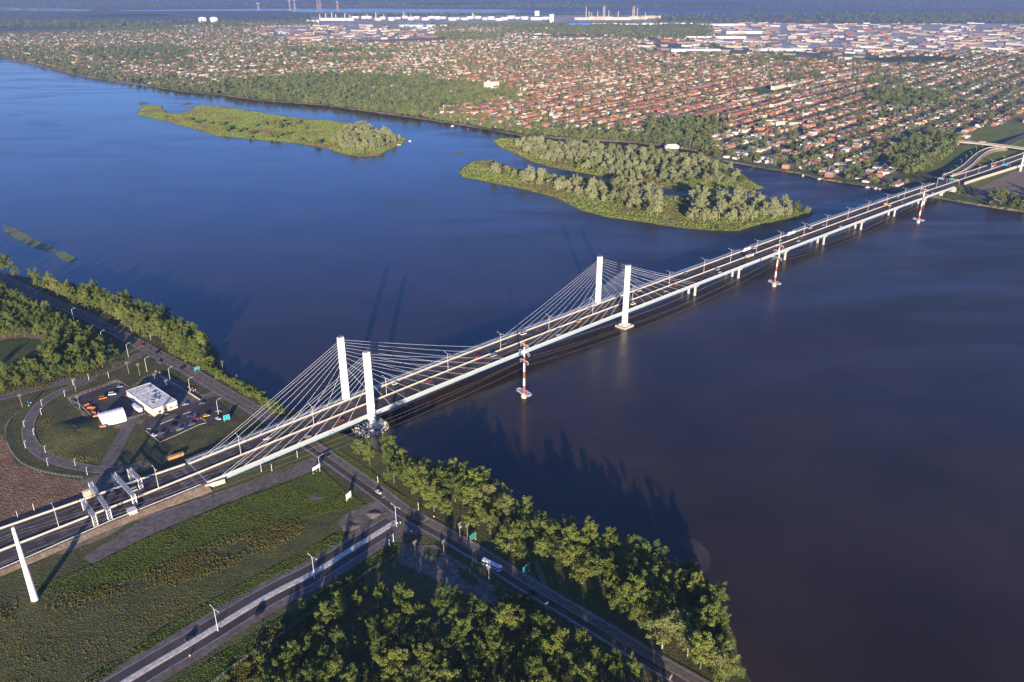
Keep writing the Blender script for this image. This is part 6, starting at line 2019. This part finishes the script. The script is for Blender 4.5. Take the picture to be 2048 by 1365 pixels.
# storage tent
T = [U(203, 838, GZ), U(212, 853, GZ), U(249, 843, GZ), U(240, 828, GZ)]
ct = sum((p for p in T), Vector()) / 4
d = (T[2] - T[1])
tn = thing('storage_tent', 'white arched fabric storage shelter in the yard', 'tent', (ct.x, ct.y, GZ), math.atan2(d.y, d.x))
mb = MB(); rows_ = []
n_ = 14
for i in range(7):
    x = -8 + 16 * i / 6
    rows_.append([(x, -7.5 * math.cos(math.pi * j / n_), 7.6 * math.sin(math.pi * j / n_) ** .8) for j in range(n_ + 1)])
mb.strip(rows_)
tp = mb.build('fabric_roof', 'tent', tn, True)
for x in (-8, 8):
    e = MB(); e.v = [(x, -7.5 * math.cos(math.pi * j / n_), 7.6 * math.sin(math.pi * j / n_) ** .8) for j in range(n_ + 1)]
    e.f = [tuple(range(n_ + 1))]
    e.build('end_wall', 'tent', tn)
for i in range(7):
    x = -8 + 16 * i / 6
    MB().path([(x, -7.56 * math.cos(math.pi * j / n_), 7.66 * math.sin(math.pi * j / n_) ** .8) for j in range(n_ + 1)], .07, 4).build('hoop', 'white', tp)
P = U(206, 857, GZ)
o = thing('plywood_crate', 'orange plywood crate stack left of the white tent', 'crate', P, math.atan2(d.y, d.x))
MB().box((0, 0, 1.1), (4.2, 2.4, 2.2)).build('crate', 'timber', o); MB().box((0, 0, 2.3), (4.4, 2.6, .15)).build('lid', 'timber', o)
# trailer
p, q = U(266, 816, GZ), U(284, 828, GZ)
d = q - p
tl = thing('box_trailer', 'white box trailer parked beside the service building', 'trailer', ((p.x + q.x) / 2, (p.y + q.y) / 2, GZ + .17), math.atan2(d.y, d.x))
MB().box((0, 0, 2.5), (12.0, 2.6, 2.8)).build('box', 'white', tl)
MB().box((0, 0, .95), (11.6, 1.2, .3)).build('frame', 'darkmetal', tl)
for sx in (3.6, 4.8):
    for sy in (-1, 1):
        MB().tube((sx, sy * 1.15 - .15, .5), (sx, sy * 1.15 + .15, .5), .5, n=12).build('wheel', 'tyre', tl)
for sy in (-.8, .8):
    MB().tube((-4, sy, 0), (-4, sy, .9), .09, n=5).build('landing_leg', 'darkmetal', tl)
# snow ploughs stored along the yard fence
for i, (x, y, a, mm) in enumerate(((174, 812, .3, 'orange'), (180, 818, .1, 'orange'), (187, 819, .4, 'timber'), (188, 826, .9, 'orange'), (196, 830, .5, 'red'), (192, 835, .2, 'timber'), (256, 793, .4, 'orange'))):
    t = thing('snow_plough', '%s snow plough blade stored in the yard, %s from the left' % ({'orange': 'orange', 'timber': 'rusty orange', 'red': 'red'}[mm], ordinal(i)), 'plough', U(x, y, GZ + .17), a * 3, 'stored plough blades')
    b_ = MB(); rows_ = []
    for j in range(7):
        u = -.9 + 1.8 * j / 6
        rows_.append([(-1.9, .75 - .75 * math.cos(u), .75 + .9 * math.sin(u)), (1.9, .75 - .75 * math.cos(u), .75 + .9 * math.sin(u))])
    b_.strip(rows_); b_.build('blade', mm, t)
    for x_ in (-1.2, 0, 1.2):
        MB().box((x_, .75, .7), (.12, .9, .9)).build('rib', mm, t)
    MB().box((0, 1.7, .45), (1.4, 1.6, .25)).build('hitch', 'darkmetal', t)
# concrete blocks and cones at the yard
p, q = U(322, 754, GZ), U(364, 778, GZ)
for k in range(9):
    v = p.lerp(q, k / 8)
    o = thing('concrete_block', 'white concrete block in the row behind the service building, %s from the left' % ordinal(k), 'concrete block', (v.x, v.y, GZ + .15), math.atan2((q - p).y, (q - p).x), 'row of concrete blocks')
    MB().box((0, 0, .5), (2.6, .8, 1.0), 0, .8).build('block', 'concrete', o); MB().box((0, 0, 1.04), (.5, .25, .12)).build('lifting_lug', 'darkmetal', o)
mb = MB()
for a, b in (((377, 786), (400, 801)), ((377, 786), (384, 780))):
    pp, qq = U(*a, GZ), U(*b, GZ); dd = qq - pp
    o = MB().box((dd.length / 2, 0, .5), (dd.length, .6, 1.0)).build('low_wall', 'concrete'); o.location = (pp.x, pp.y, GZ + .1); o.rotation_euler = (0, 0, math.atan2(dd.y, dd.x))
    tag(o, 'low cream concrete wall at the car park lawn, %s stretch' % ('long' if b[0] == 400 else 'short'), 'wall')
cone_b = MB().box((0, 0, .05), (.9, .9, .1)).mesh('cone_base', 'darkmetal')
cone_s = MB().lathe([(.38, .1), (.34, .5), (.30, .5), (.25, .9), (.10, 1.3)], 10).mesh('cone_body', 'orange')
cone_w = MB().lathe([(.36, .5), (.31, .9)], 10).mesh('cone_band', 'white')
CN = [(366, 780), (369, 782), (373, 784), (377, 776), (383, 780), (387, 783), (391, 781), (385, 778), (312, 744), (320, 747), (380, 1313), (838, 1055), (823, 1064), (868, 1035), (795, 1048), (801, 1047)]
for i, (x, y) in enumerate(CN):
    t = thing('traffic_drum', 'orange traffic drum on the near bank, %s from the left' % ordinal(sorted(CN).index((x, y))), 'traffic cone', U(x, y, GZ + .3), 0, 'orange traffic drums')
    obj('base', cone_b, t); obj('body', cone_s, t); obj('band', cone_w, t)
# timber formwork by the highway
p, q = U(338, 921, GZ), U(368, 911, GZ); dd = q - p
t = thing('timber_stack', 'stack of orange timber beams beyond the highway left of the stay cables', 'timber', p, math.atan2(dd.y, dd.x))
for j in range(4):
    for k in range(3):
        MB().box((dd.length / 2 + (k - 1) * .3, j * .7, .35 + k * .62), (dd.length, .6, .55)).build('beam', 'timber', t)
# heaps
for i, (x, y, r_, h_, mm, lab) in enumerate(((748, 1030, 3.4, 1.0, 'sand', 'sand heap on the gravel apron at the junction'), (702, 1054, 4.4, .6, 'sand', 'low sand heap left of the avenue end'), (628, 996, 4.2, .35, 'gravel', 'low gravel heap on the lawn'), (438, 822, 2.4, .8, 'sand', 'small earth heap by the car park lamp'))):
    g = random.Random(i)
    mb = MB(); prof = []
    n_ = 18
    for k in range(6):
        u = k / 5
        for j in range(n_):
            a = 6.283 * j / n_
            rr_ = r_ * (1 - u) * (1 + .18 * math.sin(3 * a + i) + g.uniform(-.06, .06)) + .05
            mb.v.append((rr_ * math.cos(a) * 1.3, rr_ * math.sin(a), h_ * (math.sin(u * 1.57) ** 1.2) * (1 + g.uniform(-.05, .05)) - .05))
    for k in range(5):
        for j in range(n_):
            j2 = (j + 1) % n_
            mb.f.append((k * n_ + j, k * n_ + j2, (k + 1) * n_ + j2, (k + 1) * n_ + j))
    mb.f.append(tuple(5 * n_ + j for j in range(n_)))
    o = mb.build('heap', mm, None, True); o.location = U(x, y, GZ + .12); tag(o, lab, 'heap')

# =================================================================== SIGNS
def sign(a, b, z0, z1, m, label, posts=2, back='steel', border=True, name='road_sign'):
    p, q = U(*a, GZ), U(*b, GZ); d = q - p; L_ = d.length
    t = thing(name, label, 'sign', p, math.atan2(d.y, d.x))
    pn = MB().box((L_ / 2, 0, (z0 + z1) / 2), (L_ + 1.0, .12, z1 - z0)).build('panel', m, t)
    if border:
        for z in (z0 + .12, z1 - .12):
            MB().box((L_ / 2, -.08, z), (L_ + .7, .05, .09)).build('border', 'paint', pn)
        for x in (-.3, L_ + .3):
            MB().box((x, -.08, (z0 + z1) / 2), (.09, .05, z1 - z0 - .3)).build('border', 'paint', pn)
    for k in range(posts):
        x = L_ * k / (posts - 1)
        MB().tube((x, .12, -.3), (x, .12, z1 - .2), .12, n=6).build('post', back, t)
        MB().box((x, 0, .15), (.8, .8, .5), 0, .9).build('footing', 'concrete', t)
    return t
sign((391, 745), (399, 742), 1.8, 4.4, 'signcyan', 'small green road sign on white posts beside the left boulevard')
sign((449, 843), (459, 840), .8, 4.6, 'signcyan', 'bright teal sign board at the car park exit below the cables', back='steel')
sign((941, 1086), (951, 1079), 1.6, 5.0, 'signgreen', 'green highway sign under trees left of the bus')
sign((1047, 1152), (1058, 1143), 1.6, 5.8, 'signgreen', 'larger green highway sign under trees right of the bus', posts=3)
sign((58, 812), (62, 806), 1.2, 4.2, 'signcyan', 'teal road sign seen edge-on beside the branch road')
sign((694, 1003), (702, 996), 1.0, 5.2, 'white', 'tall white notice board on the lawn by the boulevard', border=False, name='notice_board')
sign((627, 948), (640, 940), 2.2, 4.6, 'white', 'long white board on posts where the gravel road meets the boulevard', border=False, name='notice_board', posts=3)
sign((212, 710), (226, 704), 1.0, 4.4, 'white', 'white board at the edge of the left wood by the junction', border=False, name='notice_board')
# overhead signs of the bridge and highway
def overhead(s, q0, q1, z1, panels, label):
    z = ZDs(s)
    t = thing('overhead_sign', label, 'sign gantry', SQ(s, q0), BR_RZ + math.pi / 2)
    L_ = q1 - q0
    MB().tube((0, 0, -.5), (0, 0, z1), .22, n=8).build('post', 'steel', t)
    MB().tube((0, 0, z1 - .6), (L_, 0, z1 - .6), .16, n=6).build('arm', 'steel', t)
    if panels[-1][1] > 9: MB().tube((L_, 0, -.5), (L_, 0, z1), .22, n=8).build('post', 'steel', t)
    for x0, x1, h_, m_ in panels:
        MB().box(((x0 + x1) / 2, .3, z1 - h_ / 2 + .3), (x1 - x0, .15, h_)).build('panel', m_, t)
overhead(828, 1.0, 9.0, 8.0, ((3.2, 8.4, 2.2, 'yellow'),), 'yellow overhead sign on a post over the near carriageway far along the bridge')
overhead(1062, 0.6, 15.5, 8.5, ((0.6, 5.0, 3.0, 'yellow'), (5.6, 13.5, 3.0, 'signcyan')), 'green and yellow overhead sign over the highway at the far bridge end')
overhead(1265, -3.0, 6.0, 8.0, ((3.0, 8.0, 4.0, 'signcyan'),), 'teal overhead sign beside the highway at the right edge')
overhead(1058, 17.5, 30.5, 8.0, ((5.0, 12.0, 3.0, 'steel'), (12.1, 12.5, 1.0, 'steel')), 'grey back of an overhead sign over the far carriageway at the bridge end')

# =================================================================== FENCES AND RAILS
def fence(name, px, h, gap, label, m='steel', mesh=True, z=GZ):
    L = smooth_line([U(x, y, z) for x, y in px], gap)
    o0 = L[0].copy()
    t = thing(name, label, 'fence', o0)
    po = MB(); ra = MB()
    for p in L:
        v = p - o0
        po.tube(v + Vector((0, 0, -.2)), v + Vector((0, 0, h)), .06, n=4)
    for a, b in zip(L, L[1:]):
        for k in ((.15, .5, .95) if mesh else (.6, .9)):
            ra.tube(a - o0 + Vector((0, 0, h * k)), b - o0 + Vector((0, 0, h * k)), .035 if mesh else .12, n=4, cap=False)
        if mesh:
            for j in range(4):
                u = j / 4
                ra.tube(a.lerp(b, u) - o0, a.lerp(b, u + .25) - o0 + Vector((0, 0, h)), .02, n=3, cap=False)
    po = po.build('post_row', m, t); po['kind'] = 'stuff'
    ra = ra.build('wire_mesh' if mesh else 'rail', m, t); ra['kind'] = 'stuff'
fence('chain_link_fence', [(425, 1370), (470, 1335), (520, 1300), (560, 1275), (640, 1215), (690, 1180), (740, 1145), (790, 1115)], 2.2, 3.0, 'chain-link fence between the avenue verge and the bottom wood')
fence('chain_link_fence', [(181, 832), (160, 812), (140, 800), (190, 782), (232, 766), (250, 772)], 2.2, 3.0, 'chain-link fence round the upper side of the service yard')
fence('chain_link_fence', [(38, 826), (20, 842), (11, 862), (18, 895), (40, 925), (75, 942), (120, 952), (165, 957)], 1.6, 3.0, 'pale fence curving outside the loop ramp')
fence('yard_gate_fence', [(250, 842), (270, 836), (290, 830)], 1.8, 2.0, 'short fence with gate between the tent and the service building')
def guard(name, q_of, s0, s1, label):
    o0 = SQ(s0, q_of(s0))
    t = thing(name, label, 'guardrail', o0)
    ra = MB(); po = MB(); prev = None
    n_ = int((s1 - s0) / 4)
    for i in range(n_ + 1):
        s = s0 + (s1 - s0) * i / n_
        v = SQ(s, q_of(s)) - o0
        po.box((v.x, v.y, v.z + .3), (.16, .16, .9), BR_RZ)
        if prev: ra.tube(prev + Vector((0, 0, .62)), v + Vector((0, 0, .62)), .17, n=4, cap=False)
        prev = v
    ra.build('rail', 'whitepost', t)
    k = po.build('post_row', 'steel', t); k['kind'] = 'stuff'
guard('guardrail', lambda s: lerp_tab(QN, s) - .6, -260, -126, 'metal guardrail along the near edge of the highway by the gantries')

# =================================================================== AIR
mb = MB().box((0, 22500, 159), (84500, 49000, 326))
hz_ = mb.build('haze', 'white')
hm = bpy.data.materials.new('haze_air'); hm.use_nodes = True
n = hm.node_tree.nodes; n.remove(n['Principled BSDF'])
pv = n.new('ShaderNodeVolumePrincipled')
pv.inputs['Color'].default_value = (0.50, 0.68, 1.0, 1)
pv.inputs['Density'].default_value = HAZE
pv.inputs['Anisotropy'].default_value = 0.40     # fine haze throws light forward: little veil with the sun behind
hm.node_tree.links.new(pv.outputs[0], n['Material Output'].inputs['Volume'])
hz_.data.materials.clear(); hz_.data.materials.append(hm)
hz_['kind'] = 'stuff'; hz_['label'] = 'thin blue haze over the far plain'
bpy.context.view_layer.update()
